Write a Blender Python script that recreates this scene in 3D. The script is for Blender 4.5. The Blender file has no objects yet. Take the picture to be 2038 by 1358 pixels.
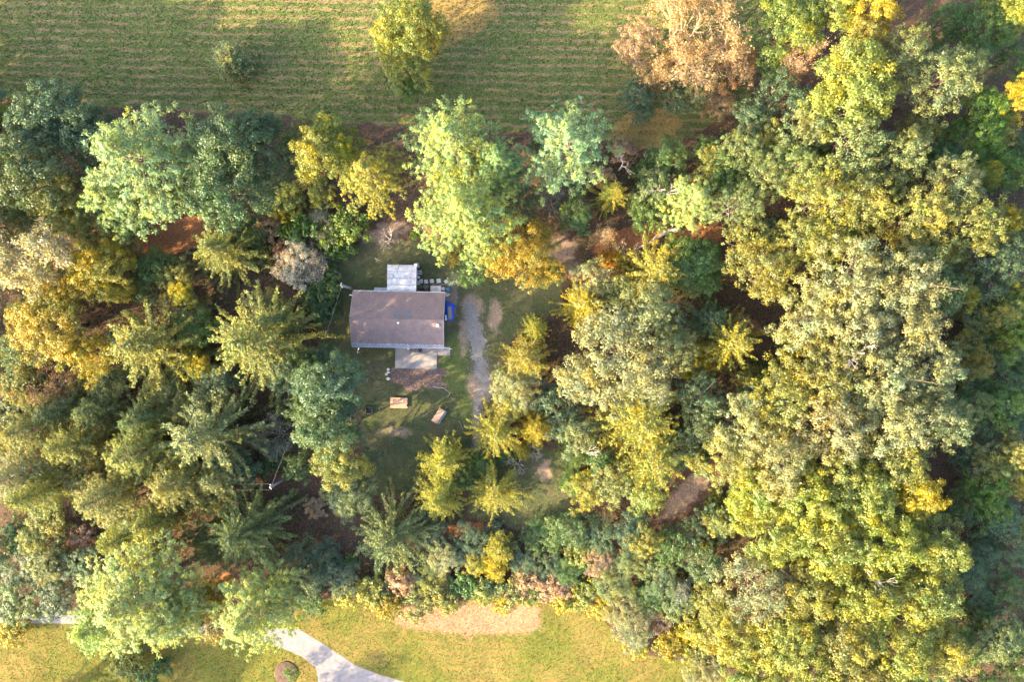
import bpy, math, random
import numpy as np
from mathutils import Vector, Matrix, Euler

# ------------------------------------------------------------------ camera, sky, sun, exposure
scene = bpy.context.scene
col = scene.collection
CAM_H = 105.0            # drone height above the ground
FPX = 1470.0             # focal length in photograph pixels (2038 wide)
CX, CY = 1019.0, 679.0   # nadir point
SUN_AZ = math.radians(27.0)     # direction the light travels, from +X towards +Y
SUN_EL = math.radians(22.0)

cam_d = bpy.data.cameras.new("camera")
cam = bpy.data.objects.new("camera", cam_d)
col.objects.link(cam)
cam.location = (0, 0, CAM_H)
cam.rotation_euler = (0, 0, 0)
cam_d.sensor_fit = 'HORIZONTAL'
cam_d.sensor_width = 36.0
cam_d.lens = 36.0 * FPX / 2038.0
cam_d.clip_end = 3000
scene.camera = cam

world = bpy.data.worlds.new("World")
scene.world = world
world.use_nodes = True
wn = world.node_tree.nodes
wl = world.node_tree.links
wn.clear()
sky = wn.new('ShaderNodeTexSky')
sky.sky_type = 'NISHITA'
sky.sun_disc = False
sky.sun_elevation = SUN_EL
# the sun stands at the opposite of the light's travel direction
sx, sy = -math.cos(SUN_AZ), -math.sin(SUN_AZ)
sky.sun_rotation = math.atan2(sx, sy)
sky.air_density = 0.8
sky.dust_density = 4.0
bg = wn.new('ShaderNodeBackground')
bg.inputs['Strength'].default_value = 0.15
wo = wn.new('ShaderNodeOutputWorld')
wl.new(sky.outputs[0], bg.inputs[0])
wl.new(bg.outputs[0], wo.inputs[0])

sun_d = bpy.data.lights.new("sun", 'SUN')
sun_d.energy = 3.7
sun_d.angle = math.radians(0.6)
sun_d.color = (1.0, 0.77, 0.42)
sun = bpy.data.objects.new("sun", sun_d)
col.objects.link(sun)
ldir = Vector((math.cos(SUN_AZ) * math.cos(SUN_EL), math.sin(SUN_AZ) * math.cos(SUN_EL), -math.sin(SUN_EL)))
sun.rotation_euler = ldir.to_track_quat('-Z', 'Y').to_euler()
sun.location = (-120, -60, 80)

vs = scene.view_settings
vs.view_transform = 'Standard'
vs.look = 'None'
vs.exposure = 3.08
vs.gamma = 1.0
vs.use_curve_mapping = False
scene.render.engine = 'CYCLES'
scene.cycles.max_bounces = 4
scene.cycles.diffuse_bounces = 2
scene.cycles.glossy_bounces = 2
scene.cycles.transmission_bounces = 2
scene.cycles.use_denoising = True
scene.cycles.denoiser = 'OPENIMAGEDENOISE'
scene.cycles.denoising_input_passes = 'RGB_ALBEDO_NORMAL'
scene.cycles.use_adaptive_sampling = True
scene.cycles.adaptive_threshold = 0.02
scene.cycles.caustics_reflective = False
scene.cycles.caustics_refractive = False

# ------------------------------------------------------------------ helpers
def P(px, py, z=0.0):
    """photograph pixel at height z -> world point"""
    s = (CAM_H - z) / FPX
    return Vector(((px - CX) * s, -(py - CY) * s, z))

def tag(o, label=None, cat=None, group=None, kind=None):
    if label: o["label"] = label
    if cat: o["category"] = cat
    if group: o["group"] = group
    if kind: o["kind"] = kind
    return o

def empty(name, loc=(0, 0, 0), rz=0.0):
    o = bpy.data.objects.new(name, None)
    o.empty_display_size = 0.3
    col.objects.link(o)
    o.location = loc
    o.rotation_euler = (0, 0, rz)
    return o

def link(name, mesh, mat=None, parent=None, loc=None, rz=None):
    o = bpy.data.objects.new(name, mesh)
    col.objects.link(o)
    if mat is not None and len(mesh.materials) == 0:
        mesh.materials.append(mat)
    if parent is not None: o.parent = parent
    if loc is not None: o.location = loc
    if rz is not None: o.rotation_euler = (0, 0, rz)
    return o

def mesh_np(name, V, F, attrs=None, smooth=False):
    """V (n,3), F (m,k) with one k"""
    V = np.ascontiguousarray(V, dtype=np.float32)
    F = np.ascontiguousarray(F, dtype=np.int32)
    me = bpy.data.meshes.new(name)
    n, m, k = len(V), len(F), F.shape[1]
    me.vertices.add(n); me.vertices.foreach_set("co", V.ravel())
    me.loops.add(m * k); me.loops.foreach_set("vertex_index", F.ravel())
    me.polygons.add(m)
    me.polygons.foreach_set("loop_start", np.arange(0, m * k, k, dtype=np.int32))
    me.polygons.foreach_set("loop_total", np.full(m, k, dtype=np.int32))
    if smooth: me.polygons.foreach_set("use_smooth", np.ones(m, dtype=bool))
    me.update(calc_edges=True)
    for nm, (dom, typ, data) in (attrs or {}).items():
        a = me.attributes.new(nm, typ, dom)
        a.data.foreach_set("color" if typ == 'FLOAT_COLOR' else "value", np.ascontiguousarray(data, dtype=np.float32).ravel())
    return me

class MB:
    """collects boxes, tubes and prisms into one mesh"""
    def __init__(s): s.v = []; s.f = []
    def add(s, vs_, fs_):
        b = len(s.v); s.v += [tuple(v) for v in vs_]; s.f += [tuple(i + b for i in f) for f in fs_]; return s
    def box(s, c, d, rz=0.0, bev=0.0, rx=0.0):
        hx, hy, hz = d[0] / 2, d[1] / 2, d[2] / 2
        M = Matrix.Translation(c) @ Euler((rx, 0, rz)).to_matrix().to_4x4()
        if bev <= 0:
            vv = [(x, y, z) for z in (-hz, hz) for y in (-hy, hy) for x in (-hx, hx)]
            s.add([M @ Vector(v) for v in vv], [(0, 2, 3, 1), (4, 5, 7, 6), (0, 1, 5, 4), (1, 3, 7, 5), (3, 2, 6, 7), (2, 0, 4, 6)])
        else:   # chamfered upper edges
            b = bev
            vv = [(-hx, -hy, -hz), (hx, -hy, -hz), (hx, hy, -hz), (-hx, hy, -hz),
                  (-hx, -hy, hz - b), (hx, -hy, hz - b), (hx, hy, hz - b), (-hx, hy, hz - b),
                  (-hx + b, -hy + b, hz), (hx - b, -hy + b, hz), (hx - b, hy - b, hz), (-hx + b, hy - b, hz)]
            ff = [(3, 2, 1, 0), (8, 9, 10, 11)]
            for i in range(4):
                j = (i + 1) % 4
                ff += [(i, j, j + 4, i + 4), (i + 4, j + 4, j + 8, i + 8)]
            s.add([M @ Vector(v) for v in vv], ff)
        return s
    def tube(s, pts, rads, n=6, cap=True):
        pts = [Vector(p) for p in pts]
        if not hasattr(rads, '__len__'): rads = [rads] * len(pts)
        b = len(s.v)
        for i, p in enumerate(pts):
            t = (pts[min(i + 1, len(pts) - 1)] - pts[max(i - 1, 0)])
            if t.length < 1e-9: t = Vector((0, 0, 1))
            t.normalize()
            a = t.orthogonal().normalized() if abs(t.z) < .99 else Vector((1, 0, 0))
            c = t.cross(a).normalized(); a = c.cross(t).normalized()
            for k in range(n):
                an = 2 * math.pi * k / n
                s.v.append(tuple(p + (a * math.cos(an) + c * math.sin(an)) * rads[i]))
        for i in range(len(pts) - 1):
            for k in range(n):
                k2 = (k + 1) % n
                s.f.append((b + i * n + k, b + i * n + k2, b + (i + 1) * n + k2, b + (i + 1) * n + k))
        if cap:
            s.f.append(tuple(b + k for k in range(n))[::-1])
            s.f.append(tuple(b + (len(pts) - 1) * n + k for k in range(n)))
        return s
    def lathe(s, prof, c=(0, 0, 0), n=20):
        """prof: list of (r, z)"""
        b = len(s.v)
        for r, z in prof:
            for k in range(n):
                an = 2 * math.pi * k / n
                s.v.append((c[0] + r * math.cos(an), c[1] + r * math.sin(an), c[2] + z))
        for i in range(len(prof) - 1):
            for k in range(n):
                k2 = (k + 1) % n
                s.f.append((b + i * n + k, b + i * n + k2, b + (i + 1) * n + k2, b + (i + 1) * n + k))
        s.f.append(tuple(b + k for k in range(n))[::-1])
        s.f.append(tuple(b + (len(prof) - 1) * n + k for k in range(n)))
        return s
    def mesh(s, name, smooth=False):
        me = bpy.data.meshes.new(name)
        me.from_pydata(s.v, [], s.f); me.update()
        if smooth:
            me.polygons.foreach_set("use_smooth", [True] * len(me.polygons))
        return me
    def build(s, name, mat, parent=None, smooth=False, **k):
        return link(name, s.mesh(name, smooth), mat, parent, **k)

# ------------------------------------------------------------------ materials
def new_mat(name):
    m = bpy.data.materials.new(name); m.use_nodes = True
    nt = m.node_tree; nt.nodes.clear()
    out = nt.nodes.new('ShaderNodeOutputMaterial')
    return m, nt, nt.nodes, nt.links, out

def N(nt, t, **kw):
    n = nt.nodes.new(t)
    for k, v in kw.items():
        if k.startswith('i_'):
            key = k[2:]
            n.inputs[int(key) if key.isdigit() else key.replace('_', ' ')].default_value = v
        else: setattr(n, k, v)
    return n

def math_n(nt, op, a, b=None, clamp=False):
    n = nt.nodes.new('ShaderNodeMath'); n.operation = op; n.use_clamp = clamp
    for i, x in enumerate((a, b)):
        if x is None: continue
        if isinstance(x, (int, float)): n.inputs[i].default_value = x
        else: nt.links.new(x, n.inputs[i])
    return n.outputs[0]

def mixc(nt, fac, a, b, mode='MIX'):
    n = nt.nodes.new('ShaderNodeMix'); n.data_type = 'RGBA'; n.blend_type = mode
    for idx, x in ((0, fac), (6, a), (7, b)):
        if isinstance(x, (int, float)): n.inputs[idx].default_value = x
        elif isinstance(x, tuple): n.inputs[idx].default_value = (*x[:3], 1)
        else: nt.links.new(x, n.inputs[idx])
    return n.outputs[2]

def sstep(nt, x, lo, hi):
    n = nt.nodes.new('ShaderNodeMapRange'); n.interpolation_type = 'SMOOTHSTEP'
    nt.links.new(x, n.inputs[0]); n.inputs[1].default_value = lo; n.inputs[2].default_value = hi
    return n.outputs[0]

def noise(nt, scale, detail=4, rough=.6, vec=None, dim='3D'):
    n = nt.nodes.new('ShaderNodeTexNoise'); n.inputs['Scale'].default_value = scale
    n.inputs['Detail'].default_value = detail; n.inputs['Roughness'].default_value = rough
    if vec is not None: nt.links.new(vec, n.inputs['Vector'])
    return n.outputs[0]

def principled(nt, out, colr, rough=.8, spec=.3, bump=None, bstr=.3, bdist=.05, metal=0):
    p = nt.nodes.new('ShaderNodeBsdfPrincipled')
    if isinstance(colr, tuple): p.inputs['Base Color'].default_value = (*colr, 1)
    else: nt.links.new(colr, p.inputs['Base Color'])
    if isinstance(rough, (int, float)): p.inputs['Roughness'].default_value = rough
    else: nt.links.new(rough, p.inputs['Roughness'])
    p.inputs['Specular IOR Level'].default_value = spec
    p.inputs['Metallic'].default_value = metal
    if bump is not None:
        b = nt.nodes.new('ShaderNodeBump'); b.inputs['Strength'].default_value = bstr; b.inputs['Distance'].default_value = bdist
        nt.links.new(bump, b.inputs['Height']); nt.links.new(b.outputs[0], p.inputs['Normal'])
    if out is not None: nt.links.new(p.outputs[0], out.inputs[0])
    return p

def simple(name, c, rough=.7, var=.25, scale=6.0, spec=.3, c2=None, bstr=.25, bdist=.02, metal=0, stretch=None):
    """plain colour broken up by noise, with a little relief"""
    m, nt, n, l, out = new_mat(name)
    tc = N(nt, 'ShaderNodeTexCoord').outputs['Object']
    if stretch:
        mp = N(nt, 'ShaderNodeMapping'); mp.inputs['Scale'].default_value = stretch
        l.new(tc, mp.inputs[0]); tc = mp.outputs[0]
    a = noise(nt, scale, 6, .65, tc)
    dark = tuple(x * (1 - var) for x in c) if c2 is None else c2
    light = tuple(min(1, x * (1 + var)) for x in c) if c2 is None else c
    cc = mixc(nt, sstep(nt, a, .35, .65), dark, light)
    fine = noise(nt, scale * 9, 3, .6, tc)
    cc = mixc(nt, .25, cc, mixc(nt, fine, tuple(x * .6 for x in c), tuple(min(1, x * 1.35) for x in c)))
    principled(nt, out, cc, rough, spec, fine, bstr, bdist, metal)
    return m

def leaf_material(name, trans=.38, spec=.35, rough=.5, patch=.9):
    m, nt, n, l, out = new_mat(name)
    oi = N(nt, 'ShaderNodeObjectInfo')
    lv = N(nt, 'ShaderNodeAttribute', attribute_name='lv').outputs['Fac']
    cv = N(nt, 'ShaderNodeAttribute', attribute_name='cv').outputs['Fac']
    base = oi.outputs['Color']
    # clumps that have begun to turn: amount held in the object's alpha
    turn = sstep(nt, math_n(nt, 'ADD', cv, math_n(nt, 'MULTIPLY', lv, .25)), .62, .98)
    turn = math_n(nt, 'MULTIPLY', turn, oi.outputs['Alpha'])
    warm = mixc(nt, 1.0, base, (1.7, 1.35, .72), 'MULTIPLY')
    c = mixc(nt, turn, base, warm)
    ob = N(nt, 'ShaderNodeNewGeometry').outputs['Position']
    pn = noise(nt, .33, 3, .6, ob)
    c = mixc(nt, sstep(nt, pn, .52, .72), c, mixc(nt, 1.0, c, (1.25, 1.10, .8), 'MULTIPLY'))
    c = mixc(nt, sstep(nt, pn, .47, .28), c, mixc(nt, 1.0, c, (.74, .92, .95), 'MULTIPLY'))
    cool = mixc(nt, 1.0, base, (.72, .92, 1.15), 'MULTIPLY')
    c = mixc(nt, math_n(nt, 'MULTIPLY', sstep(nt, cv, .45, .0), .75), c, cool)
    val = math_n(nt, 'ADD', math_n(nt, 'MULTIPLY', lv, .85), .58)
    hsv = N(nt, 'ShaderNodeHueSaturation'); hsv.inputs['Saturation'].default_value = 1.18; l.new(c, hsv.inputs['Color']); l.new(val, hsv.inputs['Value'])
    rb = N(nt, 'ShaderNodeMapRange'); l.new(oi.outputs['Random'], rb.inputs[0]); rb.inputs[3].default_value = .488; rb.inputs[4].default_value = .512
    l.new(rb.outputs[0], hsv.inputs['Hue'])
    c = hsv.outputs[0]
    dif = N(nt, 'ShaderNodeBsdfDiffuse'); l.new(c, dif.inputs[0])
    t = N(nt, 'ShaderNodeBsdfTranslucent')
    l.new(mixc(nt, 1.0, c, (1.5, 1.35, .6), 'MULTIPLY'), t.inputs[0])
    mx = N(nt, 'ShaderNodeMixShader'); mx.inputs[0].default_value = trans
    l.new(dif.outputs[0], mx.inputs[1]); l.new(t.outputs[0], mx.inputs[2])
    gl = N(nt, 'ShaderNodeBsdfGlossy'); gl.inputs['Roughness'].default_value = rough; gl.inputs[0].default_value = (1, 1, 1, 1)
    mx2 = N(nt, 'ShaderNodeMixShader'); mx2.inputs[0].default_value = .026 * spec / .35
    l.new(mx.outputs[0], mx2.inputs[1]); l.new(gl.outputs[0], mx2.inputs[2]); l.new(mx2.outputs[0], out.inputs[0])
    return m

M = {}
M['leaf'] = leaf_material('leaf')
M['needle'] = leaf_material('needle', trans=.28, spec=.25, rough=.6)
M['bark'] = simple('bark', (.13, .10, .075), .9, .4, 3, .1, bstr=.6, bdist=.05)
M['bare'] = simple('bare_wood', (.34, .29, .26), .85, .3, 3, .15, bstr=.4)
M['tanwood'] = simple('tan_twig', (.36, .24, .15), .85, .3, 3, .15, bstr=.4)

# ------------------------------------------------------------------ ground masks
def sdf_poly(X, Y, poly):
    """signed distance, positive inside; poly in world xy"""
    poly = np.asarray(poly, float)
    d = np.full(X.shape, 1e9); inside = np.zeros(X.shape, bool)
    for i in range(len(poly)):
        ax, ay = poly[i]; bx_, by_ = poly[(i + 1) % len(poly)]
        ex, ey = bx_ - ax, by_ - ay
        wx, wy = X - ax, Y - ay
        t = np.clip((wx * ex + wy * ey) / (ex * ex + ey * ey + 1e-12), 0, 1)
        d = np.minimum(d, np.hypot(wx - ex * t, wy - ey * t))
        c = ((ay > Y) != (by_ > Y))
        with np.errstate(divide='ignore', invalid='ignore'):
            xi = ex * (Y - ay) / (ey if abs(ey) > 1e-12 else 1e-12) + ax
        inside ^= c & (X < xi)
    return np.where(inside, d, -d)

def pxpoly(pts): return [tuple(P(x, y).xy) for x, y in pts]
def soft(d, w): return np.clip(.5 + d / (2 * w), 0, 1)
def ell(X, Y, px, py, rx, ry, rot=0.0):
    c = P(px, py); s = CAM_H / FPX
    dx, dy = (X - c.x) / s, (Y - c.y) / s
    ca, sa = math.cos(rot), math.sin(rot)
    u, v = (dx * ca + dy * sa) / rx, (-dx * sa + dy * ca) / ry
    return (1 - np.hypot(u, v)) * min(rx, ry) * s

FIELD = pxpoly([(-900, -700), (1545, -700), (1535, 60), (1490, 200), (1440, 235), (1350, 285), (1250, 290), (1120, 262), (1000, 262), (790, 250), (560, 235), (300, 215), (0, 195), (-900, 260)])
YARD = pxpoly([(628, 585), (652, 520), (700, 485), (760, 470), (840, 482), (920, 515), (1000, 552), (1115, 562), (1120, 625), (1050, 640), (1000, 700), (1000, 770), (965, 890), (860, 905), (815, 985), (745, 985), (722, 890), (712, 760), (650, 720), (628, 660)])
GLADE = pxpoly([(935, 900), (1060, 880), (1130, 915), (1160, 1030), (1050, 1055), (930, 1030)])
SUNLAWN = pxpoly([(-900, 1238), (0, 1236), (230, 1244), (560, 1246), (600, 1205), (660, 1188), (720, 1196), (760, 1215), (850, 1212), (950, 1192), (1080, 1200), (1165, 1213), (1215, 1250), (1250, 1300), (1330, 1312), (1420, 1330), (1480, 1500), (1500, 1900), (-900, 1900)])
TANPATCH = pxpoly([(782, 1238), (800, 1212), (870, 1202), (960, 1200), (1074, 1206), (1078, 1232), (1076, 1256), (1020, 1264), (942, 1266), (934, 1278), (924, 1264), (860, 1258), (800, 1252)])
MULCH = pxpoly([(776, 742), (782, 731), (870, 731), (884, 736), (895, 744), (888, 748), (878, 744), (880, 760), (893, 768), (880, 772), (862, 775), (845, 770), (838, 764), (834, 778), (808, 779), (802, 765), (788, 762), (777, 757)])

def masks(X, Y):
    field = soft(sdf_poly(X, Y, FIELD), 2.0)
    lawn = np.maximum(soft(sdf_poly(X, Y, YARD), 1.2), soft(sdf_poly(X, Y, GLADE), 1.6))
    sunl = soft(sdf_poly(X, Y, SUNLAWN), .6)
    tan = soft(sdf_poly(X, Y, TANPATCH), 1.3)
    dirt = np.zeros_like(X)
    for e in [(985, 628, 14, 34, 0), (1085, 937, 15, 21, -.3), (1362, 988, 22, 62, -.75), (1395, 958, 34, 8, .25),
              (770, 462, 60, 26, .3), (940, 610, 24, 26, 0), (955, 770, 30, 34, 0.1), (925, 660, 12, 50, -.15), (735, 330, 10, 8, 0), (1115, 500, 38, 40, 0),
              (897, 596, 16, 50, -.1), (790, 860, 34, 9, 0)]:
        dirt = np.maximum(dirt, soft(ell(X, Y, *e), 1.2) * (1 if e[2] < 36 else .7))
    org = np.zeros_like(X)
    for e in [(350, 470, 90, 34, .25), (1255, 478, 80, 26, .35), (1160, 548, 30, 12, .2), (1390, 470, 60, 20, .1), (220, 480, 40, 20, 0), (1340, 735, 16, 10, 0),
              (640, 1085, 34, 10, .4), (930, 1055, 50, 14, .1), (548, 908, 24, 6, .2), (1285, 255, 70, 40, .2), (180, 720, 30, 16, 0), (15, 780, 34, 14, 0), (440, 1155, 24, 8, .4), (1690, 455, 40, 10, .1), (1480, 640, 40, 14, -.5), (900, 15, 95, 62, .2)]:  # last ellipse marks the sunlit strip of the field, not bare soil
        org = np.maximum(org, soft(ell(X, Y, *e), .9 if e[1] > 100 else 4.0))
    mulch = soft(sdf_poly(X, Y, MULCH), .28)
    shore = np.maximum(soft(ell(X, Y, 905, 720, 26, 60, -.1), 1.2), soft(ell(X, Y, 930, 800, 16, 50, 0), 1.0))
    return field, lawn, sunl, tan, dirt, org, mulch, shore

# ground sheet: fine where the camera looks, coarse out to the horizon
def axis(lo, hi, step, far):
    a = np.arange(lo, hi + 1e-6, step)
    g = []
    d = step
    x = hi
    while x < far:
        d *= 1.5; x += d; g.append(x)
    up = np.array(g)
    g = []; d = step; x = lo
    while x > -far:
        d *= 1.5; x -= d; g.append(x)
    return np.concatenate([np.array(g[::-1]), a, up])
gx = axis(-90, 90, .45, 1400); gy = axis(-62, 62, .45, 1400)
GX, GY = np.meshgrid(gx, gy)
rng0 = np.random.default_rng(5)
def lump(X, Y, seed, wl):
    r = np.random.default_rng(seed); z = np.zeros_like(X)
    for i in range(7):
        a = r.uniform(0, 2 * np.pi); k = 2 * np.pi / (wl * r.uniform(.6, 1.6)); z += np.sin((X * np.cos(a) + Y * np.sin(a)) * k + r.uniform(0, 6.28))
    return z / 7
GZ = .12 * lump(GX, GY, 1, 9) + .05 * lump(GX, GY, 2, 2.6)
fade = np.clip(1 - np.maximum(sdf_poly(GX, GY, pxpoly([(660, 500), (960, 500), (1000, 900), (660, 900)])), 0) / 2, 0, 1)
GZ = GZ * fade - .0
road_poly_c = [(-400, 1226), (0, 1229), (180, 1233), (360, 1248), (500, 1262), (575, 1272), (640, 1300), (690, 1345), (715, 1400), (725, 1500), (730, 1700)]
def polyline_dist(X, Y, pts):
    d = np.full(X.shape, 1e9)
    for (ax, ay), (bx_, by_) in zip(pts[:-1], pts[1:]):
        ex, ey = bx_ - ax, by_ - ay; wx, wy = X - ax, Y - ay
        t = np.clip((wx * ex + wy * ey) / (ex * ex + ey * ey), 0, 1)
        d = np.minimum(d, np.hypot(wx - ex * t, wy - ey * t))
    return d
rd = polyline_dist(GX, GY, pxpoly(road_poly_c))
GZ = GZ * np.clip((rd - 4) / 3, 0, 1)
def ground_z(x, y):
    i = np.clip(np.searchsorted(gx, x) - 1, 0, len(gx) - 2); j = np.clip(np.searchsorted(gy, y) - 1, 0, len(gy) - 2)
    tx = (x - gx[i]) / (gx[i + 1] - gx[i]); ty = (y - gy[j]) / (gy[j + 1] - gy[j])
    return GZ[j, i] * (1 - tx) * (1 - ty) + GZ[j, i + 1] * tx * (1 - ty) + GZ[j + 1, i] * (1 - tx) * ty + GZ[j + 1, i + 1] * tx * ty

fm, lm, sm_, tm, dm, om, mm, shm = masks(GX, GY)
nx, ny = len(gx), len(gy)
idx = np.arange(nx * ny).reshape(ny, nx)
GF = np.stack([idx[:-1, :-1], idx[:-1, 1:], idx[1:, 1:], idx[1:, :-1]], -1).reshape(-1, 4)
GV = np.stack([GX, GY, GZ], -1).reshape(-1, 3)
one = np.ones(nx * ny)
g_me = mesh_np("ground", GV, GF, {
    'ma': ('POINT', 'FLOAT_COLOR', np.stack([fm.ravel(), lm.ravel(), sm_.ravel(), one], -1)),
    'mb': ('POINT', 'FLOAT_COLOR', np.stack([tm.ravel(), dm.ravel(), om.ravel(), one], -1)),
    'mc': ('POINT', 'FLOAT_COLOR', np.stack([mm.ravel(), shm.ravel(), mm.ravel(), one], -1))}, smooth=True)

def ground_material():
    m, nt, n, l, out = new_mat('ground')
    pos = N(nt, 'ShaderNodeNewGeometry').outputs['Position']
    def sep(a):
        at = N(nt, 'ShaderNodeAttribute', attribute_name=a); s = N(nt, 'ShaderNodeSeparateColor'); l.new(at.outputs['Color'], s.inputs[0]); return s.outputs
    a, b, c = sep('ma'), sep('mb'), sep('mc')
    n_big = noise(nt, .12, 4, .6, pos); n_mid = noise(nt, .7, 5, .65, pos); n_fine = noise(nt, 4.0, 5, .7, pos); n_x = noise(nt, 14.0, 3, .7, pos)
    def mask(x, nz=n_mid, amt=.9, lo=.42, hi=.58):
        w = math_n(nt, 'ADD', x, math_n(nt, 'MULTIPLY', math_n(nt, 'SUBTRACT', nz, .5), amt))
        return sstep(nt, w, lo, hi)
    # forest floor
    floor = mixc(nt, sstep(nt, n_fine, .3, .7), (.034, .024, .018), (.115, .068, .046))
    floor = mixc(nt, math_n(nt, 'MULTIPLY', sstep(nt, n_mid, .5, .68), .65), floor, (.040, .052, .022))
    # lawn in the yard
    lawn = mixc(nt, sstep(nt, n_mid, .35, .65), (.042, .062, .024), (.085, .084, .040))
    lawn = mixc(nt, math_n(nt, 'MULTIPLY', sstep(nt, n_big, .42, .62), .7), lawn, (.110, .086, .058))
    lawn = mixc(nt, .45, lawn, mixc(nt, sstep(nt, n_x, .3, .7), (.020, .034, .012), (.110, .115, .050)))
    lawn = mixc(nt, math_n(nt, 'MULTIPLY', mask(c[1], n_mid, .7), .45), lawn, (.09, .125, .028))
    # mown lawn by the road, with mower arcs
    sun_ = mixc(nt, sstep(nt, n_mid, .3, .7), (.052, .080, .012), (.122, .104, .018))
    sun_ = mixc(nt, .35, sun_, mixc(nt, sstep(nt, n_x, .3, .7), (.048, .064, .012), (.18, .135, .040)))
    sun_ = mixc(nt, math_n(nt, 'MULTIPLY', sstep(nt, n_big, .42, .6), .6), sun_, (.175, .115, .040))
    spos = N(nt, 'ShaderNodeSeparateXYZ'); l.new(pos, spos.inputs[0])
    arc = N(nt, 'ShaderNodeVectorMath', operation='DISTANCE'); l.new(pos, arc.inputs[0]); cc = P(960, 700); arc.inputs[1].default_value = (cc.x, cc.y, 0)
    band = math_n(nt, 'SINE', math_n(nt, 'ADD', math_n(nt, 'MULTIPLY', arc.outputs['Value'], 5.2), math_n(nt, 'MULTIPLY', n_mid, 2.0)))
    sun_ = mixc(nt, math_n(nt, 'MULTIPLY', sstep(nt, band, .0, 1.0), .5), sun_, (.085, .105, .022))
    # hay field, mown in rows
    rowc = math_n(nt, 'ADD', math_n(nt, 'MULTIPLY', spos.outputs[1], 5.1), math_n(nt, 'ADD', math_n(nt, 'MULTIPLY', spos.outputs[0], .10), math_n(nt, 'MULTIPLY', noise(nt, .16, 3, .55, pos), 5.0)))
    row = math_n(nt, 'ADD', math_n(nt, 'MULTIPLY', math_n(nt, 'SINE', rowc), .5), .5)
    st = N(nt, 'ShaderNodeMapping'); st.inputs['Scale'].default_value = (.35, 1.6, 1); l.new(pos, st.inputs[0])
    n_str = noise(nt, 1.6, 5, .7, st.outputs[0])
    hay = sstep(nt, math_n(nt, 'ADD', math_n(nt, 'MULTIPLY', math_n(nt, 'MULTIPLY', row, sstep(nt, noise(nt, .13, 4, .6, pos), .22, .55)), .21), math_n(nt, 'ADD', math_n(nt, 'MULTIPLY', n_str, 1.0), math_n(nt, 'MULTIPLY', n_fine, .55))), .82, 1.04)
    green = mixc(nt, sstep(nt, n_fine, .3, .7), (.040, .068, .020), (.105, .120, .032))
    field = mixc(nt, math_n(nt, 'MULTIPLY', hay, .68), green, mixc(nt, n_x, (.15, .095, .058), (.30, .195, .110)))
    # bare things
    tan = mixc(nt, sstep(nt, n_fine, .3, .7), (.19, .100, .058), (.34, .195, .120))
    dirt = mixc(nt, sstep(nt, n_fine, .3, .7), (.15, .105, .078), (.30, .215, .155))
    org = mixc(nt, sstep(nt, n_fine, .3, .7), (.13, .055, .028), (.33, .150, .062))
    mul = mixc(nt, sstep(nt, n_fine, .35, .65), (.075, .048, .040), (.235, .165, .130))
    colr = floor
    colr = mixc(nt, math_n(nt, 'MULTIPLY', mask(b[2]), .85), colr, org)
    colr = mixc(nt, mask(a[0]), colr, field)
    colr = mixc(nt, math_n(nt, 'MULTIPLY', math_n(nt, 'MULTIPLY', mask(b[2]), a[0]), .5), colr, (.30, .17, .055))  # golden sunlight painted into the field colour along its top strip
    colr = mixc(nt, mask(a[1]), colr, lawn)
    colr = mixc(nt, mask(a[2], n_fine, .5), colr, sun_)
    colr = mixc(nt, math_n(nt, 'MULTIPLY', mask(b[0], n_mid, 1.0, .34, .74), .8), colr, tan)
    colr = mixc(nt, math_n(nt, 'MULTIPLY', mask(b[1], n_mid, 1.1, .38, .72), .8), colr, dirt)
    colr = mixc(nt, mask(c[0], n_fine, .45), colr, mul)
    hgt = math_n(nt, 'ADD', n_fine, math_n(nt, 'MULTIPLY', n_x, .6))
    principled(nt, out, colr, .95, .1, hgt, .7, .12)
    return m
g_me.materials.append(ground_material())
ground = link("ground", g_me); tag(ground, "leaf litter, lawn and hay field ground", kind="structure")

# ------------------------------------------------------------------ grass that stands up from the ground
def grass_material():
    m, nt, n, l, out = new_mat('grass_blades')
    at = N(nt, 'ShaderNodeAttribute', attribute_name='gc')
    p = principled(nt, None, at.outputs['Color'], .8, .15)
    t = N(nt, 'ShaderNodeBsdfTranslucent'); l.new(at.outputs['Color'], t.inputs[0])
    mx = N(nt, 'ShaderNodeMixShader'); mx.inputs[0].default_value = .35
    l.new(p.outputs[0], mx.inputs[1]); l.new(t.outputs[0], mx.inputs[2]); l.new(mx.outputs[0], out.inputs[0])
    return m
M['grass'] = grass_material()

def tufts(name, x, y, h, w, colr, rng):
    n = len(x); z = ground_z(x, y)
    Vs = []; Cs = []
    for k in range(3):
        a = rng.uniform(0, 2 * np.pi, n); le = rng.uniform(.2, .9, n)
        dx, dy = np.cos(a), np.sin(a)
        b0 = np.stack([x - dy * w / 2, y + dx * w / 2, z - .02], -1)
        b1 = np.stack([x + dy * w / 2, y - dx * w / 2, z - .02], -1)
        t = np.stack([x + dx * h * le, y + dy * h * le, z + h * (1 - .4 * le)], -1)
        Vs.append(np.stack([b0, b1, t], 1)); Cs.append(colr * rng.uniform(.75, 1.25, (n, 1)))
    V = np.concatenate(Vs).reshape(-1, 3); C = np.concatenate(Cs)
    F = np.arange(len(V)).reshape(-1, 3)
    me = mesh_np(name, V, F, {'gc': ('FACE', 'FLOAT_COLOR', np.concatenate([C, np.ones((len(C), 1))], 1))})
    o = link(name, me, M['grass']); return o

rng = np.random.default_rng(11)
def inframe(n, y0, y1, x0=-60, x1=2100):
    px = rng.uniform(x0, x1, n); py = rng.uniform(y0, y1, n); s = CAM_H / FPX
    return (px - CX) * s, -(py - CY) * s
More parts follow.
